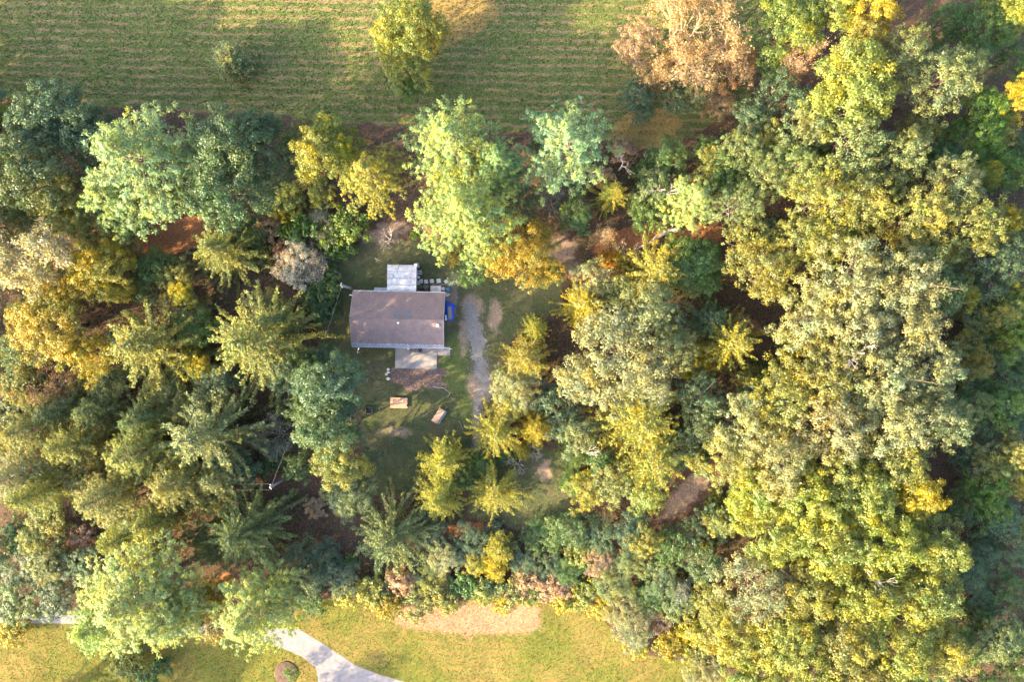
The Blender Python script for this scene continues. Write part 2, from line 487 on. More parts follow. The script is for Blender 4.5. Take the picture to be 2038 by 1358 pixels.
# hay field
x, y = inframe(60000, -40, 300)
ok = sdf_poly(x, y, FIELD) > rng.uniform(-.5, 1.5, len(x)); x, y = x[ok], y[ok]
row = .5 + .5 * np.sin(y * 5.1 + x * .10 + 1.6 + .8 * lump(x, y, 9, 12))
dry = rng.random(len(x)) < (.15 + .15 * row ** 2 + .2 * (lump(x, y * 1.5, 19, 3) > .12))
gcol = np.where(dry[:, None], np.array([.255, .165, .095]), np.array([.060, .086, .022])) * rng.uniform(.7, 1.3, (len(x), 1))
o = tufts("field_grass", x, y, rng.uniform(.08, .22, len(x)), rng.uniform(.06, .14, len(x)), gcol, rng)
tag(o, "short mown hay stubble and grass covering the field", "grass", kind="stuff")
# yard and glade
x, y = inframe(42000, 460, 1060, 620, 1180)
ok = (np.maximum(sdf_poly(x, y, YARD), sdf_poly(x, y, GLADE)) > rng.uniform(-.6, 1, len(x)))
f_, l_, s_, t_, d_, o_, m_, sh_ = masks(x, y)
ok &= (d_ < .45) & (m_ < .4); x, y, sh_ = x[ok], y[ok], sh_[ok]
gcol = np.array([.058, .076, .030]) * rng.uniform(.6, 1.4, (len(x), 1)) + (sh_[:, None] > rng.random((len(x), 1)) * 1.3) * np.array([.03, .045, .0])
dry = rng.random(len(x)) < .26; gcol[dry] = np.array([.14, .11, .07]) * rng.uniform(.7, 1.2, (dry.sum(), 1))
LAWN_XY = (x, y, gcol)
# lawn by the road
x2, y2 = inframe(46000, 1180, 1400, -60, 1500)
ok = (sdf_poly(x2, y2, SUNLAWN) > rng.uniform(-.2, .5, len(x2))); x2, y2 = x2[ok], y2[ok]
f_, l_, s_, t_, d_, o_, m_, sh_ = masks(x2, y2)
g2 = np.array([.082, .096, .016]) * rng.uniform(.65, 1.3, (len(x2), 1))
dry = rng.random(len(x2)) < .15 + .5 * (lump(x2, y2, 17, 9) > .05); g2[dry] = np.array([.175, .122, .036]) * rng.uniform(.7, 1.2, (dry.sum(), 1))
tn = t_ > rng.uniform(.3, .8, len(x2)); g2[tn] = np.array([.28, .175, .125]) * rng.uniform(.7, 1.2, (tn.sum(), 1))
LAWN2_XY = (x2, y2, g2)

# ------------------------------------------------------------------ drives
def ribbon(name, left, right, z, mat, sub=6, jag=.0, seed=0):
    """sheet between two pixel polylines of the same length, edges roughened"""
    r = random.Random(seed)
    L = [P(*p) for p in left]; R_ = [P(*p) for p in right]
    def dens(A):
        o = []
        for a, b in zip(A[:-1], A[1:]):
            for k in range(sub): o.append(a.lerp(b, k / sub))
        return o + [A[-1]]
    L, R_ = dens(L), dens(R_)
    V = []; F = []; W = 6
    for a, b in zip(L, R_):
        d = (b - a).normalized()
        a2 = a + d * r.uniform(-jag, jag); b2 = b + d * r.uniform(-jag, jag)
        for k in range(W + 1):
            q = a2.lerp(b2, k / W); V.append((q.x, q.y, z))
    for i in range(len(L) - 1):
        for k in range(W):
            F.append((i * (W + 1) + k, i * (W + 1) + k + 1, (i + 1) * (W + 1) + k + 1, (i + 1) * (W + 1) + k))
    me = bpy.data.meshes.new(name); me.from_pydata(V, [], F); me.update()
    return link(name, me, mat)

M['gravel'] = simple('gravel', (.185, .172, .162), .9, .35, 1.2, .15, c2=(.115, .094, .076), bstr=.8, bdist=.04)
M['asphalt'] = simple('pale_asphalt', (.15, .142, .148), .85, .16, 1.5, .2, bstr=.3)
gz = .016
grav = ribbon("gravel_drive",
    [(929, 606), (927, 640), (935, 690), (946, 735), (951, 775), (944, 800), (941, 835), (943, 880), (946, 910)],
    [(941, 600), (957, 645), (968, 690), (976, 735), (977, 770), (957, 800), (951, 835), (955, 880), (958, 910)], gz, M['gravel'], sub=14, jag=.42, seed=3)
tag(grav, "narrow grey gravel drive running past the house end", kind="structure")
road = ribbon("asphalt_drive",
    [(-500, 1222), (0, 1222), (200, 1226), (380, 1240), (520, 1256), (590, 1250), (650, 1287), (705, 1324), (760, 1346), (805, 1358), (900, 1400), (1000, 1500)],
    [(-500, 1240), (0, 1240), (200, 1244), (380, 1262), (520, 1276), (560, 1290), (600, 1308), (628, 1330), (633, 1350), (633, 1370), (640, 1420), (650, 1500)], .014, M['asphalt'], sub=8, jag=.04, seed=4)
tag(road, "pale asphalt drive curving through the mown lawn", kind="structure")

# gravel stones lying loose on the drive and its edges
def stones(name, n, sampler, size, c, seed):
    r = np.random.default_rng(seed)
    px, py = sampler(r, n); s = CAM_H / FPX
    x = (px - CX) * s; y = -(py - CY) * s; z = ground_z(x, y) + .012
    k = r.uniform(size[0], size[1], n)
    base = np.array([(1, 0, 0), (-.3, .9, 0), (-.8, -.5, 0), (.1, .1, .8)])
    a = r.uniform(0, 6.28, n)
    V = np.zeros((n, 4, 3))
    for i in range(4):
        bx_, by_, bz_ = base[i]
        V[:, i, 0] = x + k * (bx_ * np.cos(a) - by_ * np.sin(a)); V[:, i, 1] = y + k * (bx_ * np.sin(a) + by_ * np.cos(a)); V[:, i, 2] = z + k * bz_ * .8
    b = np.arange(n)[:, None] * 4
    F = np.concatenate([b + np.array([[0, 1, 3]]), b + np.array([[1, 2, 3]]), b + np.array([[2, 0, 3]])])
    C = np.tile(np.asarray(c)[None] * r.uniform(.5, 1.5, (n, 1)), (3, 1))
    me = mesh_np(name, V.reshape(-1, 3), F, {'gc': ('FACE', 'FLOAT_COLOR', np.concatenate([C, np.ones((len(C), 1))], 1))})
    return link(name, me, M['stone_vc'])
m, nt, n_, l_n, out = new_mat('stone_mixed')
principled(nt, out, N(nt, 'ShaderNodeAttribute', attribute_name='gc').outputs['Color'], .9, .2)
M['stone_vc'] = m
def drive_sampler(r, n):
    t = r.random(n); cx = np.interp(t, [0, .2, .45, .62, .7, 1], [934, 941, 955, 963, 952, 948]); cy = 600 + t * 300
    w = np.interp(t, [0, .2, .62, .7, 1], [12, 24, 26, 14, 10])
    return cx + r.normal(0, .5, n) * w, cy
o = stones("loose_gravel", 7000, drive_sampler, (.03, .075), (.19, .185, .18), 8)
tag(o, "loose gravel stones scattered over the narrow drive", "gravel", kind="stuff")

# now keep lawn grass off the drives
def off_drive(x, y):
    d = polyline_dist(x, y, pxpoly([(934, 603), (941, 645), (951, 690), (960, 735), (963, 770), (951, 800), (947, 840), (949, 905)]))
    return d > np.interp(-(y) / CAM_H * FPX + CY, [600, 640, 770, 800, 900], [.6, 1.1, 1.1, .5, .45]) + np.random.default_rng(3).uniform(-.15, .5, len(x))
x, y, gcol = LAWN_XY
k = off_drive(x, y)
hx = (sdf_poly(x, y, pxpoly([(700, 575), (890, 580), (898, 706), (872, 735), (786, 735), (786, 695), (700, 695)])) < 0)
k &= hx
o = tufts("lawn_grass", x[k], y[k], rng.uniform(.05, .14, k.sum()), rng.uniform(.05, .12, k.sum()), gcol[k], rng)
tag(o, "shaded dark green grass of the yard around the house", "grass", kind="stuff")
x, y, gcol = LAWN2_XY
road_poly = pxpoly([(-500, 1222), (0, 1222), (200, 1226), (380, 1240), (520, 1256), (590, 1250), (650, 1287), (705, 1324), (760, 1346), (805, 1358), (900, 1400), (1000, 1500), (650, 1500), (640, 1420), (633, 1370), (633, 1350), (628, 1330), (600, 1308), (560, 1290), (520, 1276), (380, 1262), (200, 1244), (0, 1240), (-500, 1240)])
k = sdf_poly(x, y, road_poly) < -.05
o = tufts("roadside_grass", x[k], y[k], rng.uniform(.05, .13, k.sum()), rng.uniform(.05, .12, k.sum()), gcol[k], rng)
tag(o, "sunny yellow green mown grass beside the asphalt drive", "grass", kind="stuff")

# ------------------------------------------------------------------ tree prototypes (meshes shared by the copies)
def unit(a): return a / (np.linalg.norm(a, axis=-1, keepdims=True) + 1e-9)

def leaf_quads(p, nrm, tdir, L, W, fold=.18):
    """diamond leaves: p centre, nrm facing, tdir long axis hint"""
    t = unit(tdir - nrm * np.sum(tdir * nrm, -1, keepdims=True))
    b = np.cross(nrm, t)
    L = L[:, None]; W = W[:, None]
    V = np.stack([p - t * L * .5, p + b * W * .5 - nrm * W * fold + t * L * .08, p + t * L * .5 - nrm * L * fold * .5, p - b * W * .5 - nrm * W * fold + t * L * .08], 1)
    return V

def crown_mesh(name, quads, lv, cv):
    V = quads.reshape(-1, 3); F = np.arange(len(V)).reshape(-1, 4)
    return mesh_np(name, V, F, {'lv': ('FACE', 'FLOAT', lv), 'cv': ('FACE', 'FLOAT', cv)})

UP = np.array([0, 0, 1.0])

def proto_broadleaf(seed, R=6.0, H=17.0, nl=15, ncl=13, nlv=34, leaf=(.24, .42), cr=(.5, .95), loose=.0, base=.42, flat=.8, up=.55):
    r = np.random.default_rng(seed)
    hb = H * base
    lobes = []
    stretch = np.array([r.uniform(.88, 1.12), r.uniform(.88, 1.12)])
    for i in range(nl):
        rr = R * .80 * math.sqrt((i + .35) / nl) * r.uniform(.86, 1.12); a = i * 2.39996 + r.uniform(-.45, .45)
        lr = R * r.uniform(.22, .40) * (1.15 if i < 3 else 1)
        top = hb + (H - hb) * (1.0 - .62 * (rr / R) ** 1.8) * r.uniform(.84, 1.04)
        lobes.append((np.array([rr * math.cos(a) * stretch[0], rr * math.sin(a) * stretch[1], max(top - lr * flat, hb * .8)]), lr))
    # some lower, shaded lobes
    for i in range(nl // 3):
        a = r.uniform(0, 6.28); rr = R * r.uniform(.45, .9); lr = R * r.uniform(.2, .3)
        lobes.append((np.array([rr * math.cos(a), rr * math.sin(a), hb + (H - hb) * r.uniform(.05, .3)]), lr))
    Q = []; LV = []; CV = []
    for (c, lr) in lobes:
        lobe_tint = r.uniform(0, 1)
        n = max(5, int(ncl * (lr / (R * .3)) ** 1.6))
        d = unit(r.normal(size=(n, 3)) * np.array([1, 1, .8]) + UP * up)
        cc = c + d * lr * r.uniform(.6 - loose * .3, 1.08 + loose * .15, (n, 1)) * np.array([1, 1, flat])
        for q, dd in zip(cc, d):
            crad = r.uniform(*cr); k = max(8, int(nlv * r.uniform(.8, 1.2) * (crad / (.5 * (cr[0] + cr[1]))) ** 1.5))
            e = unit(r.normal(size=(k, 3)) + dd * .5 + UP * .35)
            p = q + e * crad * r.uniform(.45, 1.05, (k, 1)) * np.array([1, 1, .75])
            nn = unit(e * .75 + UP * .45 + r.normal(size=(k, 3)) * .42)
            L = r.uniform(leaf[0], leaf[1], k); W = L * r.uniform(.55, .85, k)
            Q.append(leaf_quads(p, nn, e + r.normal(size=(k, 3)) * .8 - UP * .3, L, W))
            ct = np.clip(.5 * lobe_tint + .5 * r.uniform(0, 1), 0, 1)
            LV.append(np.clip(r.normal(.5, .2, k), 0, 1)); CV.append(np.full(k, ct))
    crown = crown_mesh("crown", np.concatenate(Q), np.concatenate(LV), np.concatenate(CV))
    mb = MB()
    bend = Vector((r.uniform(-.4, .4), r.uniform(-.4, .4), 0))
    tops = Vector((0, 0, H * .72)) + bend
    mb.tube([(0, 0, -.3), Vector((0, 0, H * .2)) + bend * .2, Vector((0, 0, hb)) + bend * .5, tops], [R * .055, R * .043, R * .036, R * .012], 7)
    for (c, lr) in lobes:
        c = Vector(c); t = r.uniform(.25, .62); s = Vector((0, 0, H * t)) + bend * t
        if s.z > c.z: s.z = c.z * .8
        mid = s.lerp(c, .5) + Vector((0, 0, -.06 * R)) + Vector(r.normal(size=3) * .25)
        mb.tube([s, mid, c], [R * .022, R * .014, R * .006], 5, cap=False)
        for _ in range(2):
            e = c + Vector(r.normal(size=3) * lr * .55); mb.tube([mid.lerp(c, .4), e], [R * .009, R * .004], 4, cap=False)
    return dict(R=R, H=H, parts=[("crown", crown, M['leaf']), ("trunk", mb.mesh("trunk", True), M['bark'])], zc=.72)

def proto_pine(seed, R=7.0, H=21.0, gap=0.0):
    r = np.random.default_rng(seed)
    Q = []; LV = []; CV = []; mb = MB()
    bend = Vector((r.uniform(-.6, .6), r.uniform(-.6, .6), 0))
    mb.tube([(0, 0, -.3), (bend * .3) + Vector((0, 0, H * .4)), bend + Vector((0, 0, H * .97))], [.42, .30, .05], 8)
    nlev = 17
    for k in range(nlev):
        t = k / (nlev - 1); z = H * (.34 + .64 * t)
        ln0 = R * (1 - t ** 1.7) * .95 + .5
        nb = 8 if t < .75 else 6
        a0 = r.uniform(0, 6.28)
        for j in range(nb):
            if r.random() < gap: continue
            a = a0 + 6.283 * j / nb + r.uniform(-.3, .3); ln = ln0 * r.uniform(.62, 1.1)
            dr = np.array([math.cos(a), math.sin(a), 0]); sd = np.array([-dr[1], dr[0], 0])
            o = np.array([*(bend * t).xy, z])
            def at(s): return o + dr * ln * s + UP * (ln * (-.06 * s + .26 * s * s))
            mb.tube([at(0), at(.5), at(1)], [.075, .045, .012], 4, cap=False)
            tint = r.uniform(0, 1)
            m_ = max(3, int(ln * 2.1))
            for q in range(m_):
                s = .25 + .78 * (q + r.random()) / m_
                side = r.uniform(-1, 1) * .24 * ln * (1.05 - .55 * s)
                base = at(s) + sd * side + UP * r.uniform(-.1, .45)
                gd = unit(dr * .75 + sd * side * .35 + UP * .55)
                kk = 30
                e = unit(r.normal(size=(kk, 3)) * .85 + gd * .9)
                p = base + e * r.uniform(.12, .50, (kk, 1)) * np.array([1, 1, .8])
                nn = unit(UP * .8 + e * .55 + r.normal(size=(kk, 3)) * .4)
                L = r.uniform(.24, .42, kk); W = L * r.uniform(.22, .40, kk)
                Q.append(leaf_quads(p, nn, e, L, W)); LV.append(np.clip(r.normal(.5, .22, kk), 0, 1)); CV.append(np.full(kk, np.clip(.4 * tint + .6 * r.uniform(0, 1), 0, 1)))
    crown = crown_mesh("crown", np.concatenate(Q), np.concatenate(LV), np.concatenate(CV))
    return dict(R=R, H=H, parts=[("crown", crown, M['needle']), ("trunk", mb.mesh("trunk", True), M['bark'])], zc=.66)

def proto_spruce(seed, R=5.0, H=15.0, nb=120, wid=.42, droop=.25, tipup=.2, dens=1.0, power=.9, lsize=1.0):
    r = np.random.default_rng(seed)
    Q = []; LV = []; CV = []; mb = MB()
    lean = Vector((r.uniform(-.25, .25), r.uniform(-.25, .25), 0))
    mb.tube([(0, 0, -.3), lean * .4 + Vector((0, 0, H * .5)), lean + Vector((0, 0, H))], [.26, .16, .025], 7)
    for i in range(nb):
        t = ((i + r.random()) / nb) ** .92
        z = H * (.10 + .885 * t)
        ln = (R * (1 - t) ** power + .35) * r.uniform(.58, 1.12)
        a = i * 2.39996 + r.uniform(-.4, .4)
        dr = np.array([math.cos(a), math.sin(a), 0]); sd = np.array([-dr[1], dr[0], 0])
        curve = r.uniform(-.22, .22); dp = droop * r.uniform(.4, 1.5)
        o = np.array([*(lean * t).xy, z])
        rise = .35 * t
        def at(s):
            s = np.asarray(s)[..., None]
            return o + dr * ln * s + sd * curve * ln * s * s + UP * ln * ((rise - dp) * s + tipup * s ** 3)
        mb.tube([at(0.)[:3], at(.5)[:3], at(.97)[:3]], [.04, .025, .008], 3, cap=False)
        n = max(14, int(ln / .026 * dens))
        s = r.uniform(.08, 1.0, n) ** .8
        u = r.uniform(-1, 1, n)
        # side sprays of uneven reach, feathering out towards the tip
        reach = wid * (1.15 - .75 * s) * (.55 + .6 * np.abs(np.sin(s * r.uniform(9, 16) + r.uniform(0, 6)))) * min(1, .45 + ln / R)
        p = at(s) + (sd * u[:, None] + dr * np.abs(u)[:, None] * .55) * reach[:, None] + r.normal(size=(n, 3)) * .045 + UP * (.06 * (1 - np.abs(u)))[:, None]
        e = unit(dr * .8 + sd * (u * 1.1)[:, None] + r.normal(size=(n, 3)) * .35)
        nn = unit(UP * .9 + r.normal(size=(n, 3)) * .75)
        L = r.uniform(.13, .27, n) * lsize; W = L * r.uniform(.32, .55, n)
        tint = r.uniform(0, 1)
        Q.append(leaf_quads(p, nn, e, L, W, .1)); LV.append(np.clip(r.normal(.42 + .2 * s, .2), 0, 1)); CV.append(np.clip(.5 * tint + r.uniform(0, .5, n), 0, 1))
    crown = crown_mesh("crown", np.concatenate(Q), np.concatenate(LV), np.concatenate(CV))
    return dict(R=R, H=H, parts=[("crown", crown, M['needle']), ("trunk", mb.mesh("trunk", True), M['bark'])], zc=.40)

def branchy(mb, r, p, d, ln, rad, depth, spread, ends, n=3, upb=.15, kids=(3, 5)):
    q = p + d * ln
    mid = p.lerp(q, .5) + Vector(r.normal(size=3) * ln * .06)
    mb.tube([p, mid, q], [rad, rad * .8, rad * .55], n, cap=False)
    if depth == 0: ends.append((q, d)); return
    for _ in range(r.integers(*kids)):
        nd = (d + Vector(r.normal(size=3) * spread) + Vector((0, 0, upb))).normalized()
        branchy(mb, r, p.lerp(q, r.uniform(.45, 1)), nd, ln * r.uniform(.5, .8), rad * .55, depth - 1, spread, ends, n, upb, kids)

def proto_bare(seed, R=3.0, H=4.0, depth=4, stems=5, leaves=0, leaf=(.12, .22), wood='bare', spread=.55, rad=.06, kids=(3, 5)):
    r = np.random.default_rng(seed); mb = MB(); ends = []
    for i in range(stems):
        a = 6.283 * i / stems + r.uniform(-.4, .4); o_ = r.uniform(.35, 1.0)
        d = Vector((math.cos(a) * o_, math.sin(a) * o_, 1.0)).normalized()
        branchy(mb, r, Vector((0, 0, -.1)), d, H * .42, rad, depth, spread, ends, kids=kids)
    E = np.array([e[0] for e in ends])
    sc = R / np.percentile(np.hypot(E[:, 0], E[:, 1]), 92); hz = H / np.percentile(E[:, 2], 96)
    mb.v = [(v[0] * sc, v[1] * sc, v[2] * hz) for v in mb.v]; E = E * np.array([sc, sc, hz])
    parts = [("branches", mb.mesh("branches"), M[wood])]
    if leaves:
        k = len(E) * leaves
        p = np.repeat(E, leaves, 0) + r.normal(size=(k, 3)) * .22
        nn = unit(UP * .5 + r.normal(size=(k, 3)) * .7); L = r.uniform(*leaf, k)
        cvv = np.repeat(r.uniform(0, 1, len(E)), leaves)
        parts.append(("crown", crown_mesh("crown", leaf_quads(p, nn, r.normal(size=(k, 3)), L, L * .6), np.clip(r.normal(.5, .25, k), 0, 1), cvv), M['leaf']))
    return dict(R=R, H=H, parts=parts, zc=.7)

PROTO = {
    'm': [proto_broadleaf(100 + i, nl=16 + i % 3, ncl=14, nlv=60, leaf=(.13, .32), cr=(.32, 1.1)) for i in range(5)],
    'o': [proto_broadleaf(200 + i, nl=20, ncl=11, nlv=58, leaf=(.12, .29), cr=(.28, .95), loose=.8, flat=.7) for i in range(6)],
    'k': [proto_broadleaf(260 + i, R=4.0, H=11, nl=12, ncl=10, nlv=52, leaf=(.11, .27), cr=(.26, .85), base=.35) for i in range(4)],
    'w': [proto_pine(300 + i, gap=.06) for i in range(3)],
    'v': [proto_pine(320, R=6.5, H=21, gap=.36)],
    's': [proto_spruce(400 + i, R=5.2, H=14, nb=190, wid=.27, dens=1.25, lsize=1.05) for i in range(4)],
    'h': [proto_spruce(420 + i, R=4.6, H=14, nb=180, wid=.46, droop=.16, tipup=.12, dens=1.0, power=.75, lsize=1.15) for i in range(4)],
    'x': [proto_spruce(440 + i, R=4.6, H=12, nb=125, wid=.30, lsize=1.0, droop=.04, dens=1.2, tipup=.1, power=.75) for i in range(3)],
    'b': [proto_broadleaf(500 + i, R=2.2, H=3.0, nl=9, ncl=7, nlv=34, leaf=(.14, .26), cr=(.28, .5), base=.15, flat=.8) for i in range(5)],
    'g': [proto_spruce(560 + i, R=2.2, H=5.0, nb=170, wid=.42, lsize=.85, droop=.0, tipup=.25, power=.6) for i in range(2)],
    'd': [proto_bare(600 + i, leaves=5) for i in range(2)],
    'e': [proto_bare(620 + i, R=2.6, H=3.2, depth=3, stems=4, wood='bare', rad=.08) for i in range(2)],
    't': [proto_bare(640, R=9.5, H=16, depth=6, stems=7, leaves=5, leaf=(.2, .36), wood='tanwood', rad=.30, spread=.50, kids=(3, 4))],
    'y': [proto_bare(660, R=5.0, H=11, depth=5, stems=5, leaves=7, leaf=(.2, .38), wood='bare', rad=.10, spread=.40, kids=(3, 4))],
}
NOUN = {'m': 'broadleaf tree', 'o': 'loose broadleaf tree', 'k': 'young broadleaf tree', 'w': 'white pine', 'v': 'gappy white pine',
        's': 'drooping spruce', 'h': 'shaggy conifer', 'x': 'star shaped spruce', 'b': 'shrub', 'g': 'small bushy conifer', 'd': 'leafless shrub', 'e': 'bare dead sapling', 't': 'half bare tree', 'y': 'willowy tree'}
NAME = {'m': 'broadleaf_tree', 'o': 'broadleaf_tree', 'k': 'young_tree', 'w': 'white_pine_tree', 'v': 'white_pine_tree', 's': 'spruce_tree', 'h': 'conifer_tree', 'x': 'spruce_tree', 'b': 'shrub', 'g': 'juniper_bush', 'd': 'bare_shrub', 'e': 'dead_sapling', 't': 'broadleaf_tree', 'y': 'willow_tree'}
CATG = {'b': 'shrub', 'd': 'shrub', 'g': 'shrub', 'e': 'dead tree'}
COLS = {   # leaf colour, share of clumps turning, words
    'dk': ((0.064, 0.098, 0.050), .15, 'dark blue green'),
    'dg': ((0.060, 0.102, 0.032), .35, 'deep green'),
    'gr': ((0.076, 0.130, 0.034), .45, 'fresh green'),
    'gg': ((0.108, 0.135, 0.062), .35, 'grey green'),
    'pg': ((0.160, 0.172, 0.088), .35, 'pale grey green'),
    'ol': ((0.138, 0.146, 0.052), .6, 'olive'),
    'yg': ((0.142, 0.165, 0.048), .6, 'yellow green'),
    'ye': ((0.225, 0.205, 0.044), .6, 'bright yellow'),
    'go': ((0.182, 0.160, 0.036), .7, 'golden'),
    'pl': ((0.142, 0.205, 0.096), .5, 'light green'),
    'py': ((0.172, 0.218, 0.086), .6, 'pale yellow green'),
    'sp': ((0.108, 0.134, 0.060), .3, 'blue green'),
    'sg': ((0.136, 0.150, 0.056), .5, 'mossy green'),
    'sy': ((0.165, 0.172, 0.048), .6, 'warm yellow green'),
    'ta': ((0.250, 0.178, 0.112), .15, 'tan leaved'),
    'pk': ((.270, .200, .130), .3, 'pinkish tan'),
    'or': ((.330, .150, .030), .5, 'orange'),
    'pt': ((.235, .205, .130), .2, 'pale straw coloured'),
    'wh': ((0.300, 0.275, 0.240), .2, 'silvery'),
    'gy': ((.120, .135, .115), .1, 'dull grey'),
}
rt = random.Random(42)
USED = {}
TREES = []
counter = {}
def plant(kind, px, py, rpx, h, ck, where, word=None, zc=None, rz=None):
    plist = PROTO[kind]; k = counter.get(kind, 0); counter[kind] = k + 1
    pr = plist[k % len(plist)]
    zc_ = (pr['zc'] if zc is None else zc) * h
    c = P(px, py, zc_); R = rpx / FPX * (CAM_H - zc_)
    root = empty(NAME[kind], (c.x, c.y, float(ground_z(np.array([c.x]), np.array([c.y]))[0])), rt.uniform(0, 6.283) if rz is None else rz)
    s = R / pr['R'] * (1.12 if kind in 'sx' else .98); root.scale = (s, s, h / pr['H'])
    cc, turn, cw = COLS[ck]
    j = rt.uniform(.9, 1.12)
    for nm, me, mat in pr['parts']:
        o = link(nm, me, mat, root)
        if nm == 'crown':
            o.color = (cc[0] * j * rt.uniform(.94, 1.06), cc[1] * j, cc[2] * j * rt.uniform(.9, 1.1), turn)
    wd = ('spreading' if R > 2.15 else 'little' if R < 1.75 else '') if kind == 'b' else ('broad' if R > 3.25 else 'slender' if R < 2.5 else '') if kind == 'k' else ''
    size = ('tall' if h > 16 else 'small' if h < 7 else '') if kind in 'mokwvshxy' else ('low' if h < 2.2 else 'tall' if h > 4 else '')
    lab = " ".join((f"{word or ''} {size if not word else ''} {wd} {cw} {NOUN[kind]} {where}").split())
    root["label"] = lab; root["category"] = CATG.get(kind, 'tree')
    TREES.append((root, lab, kind))
    return root

HOUSE_C = Vector((-15.73, 2.98, 0))
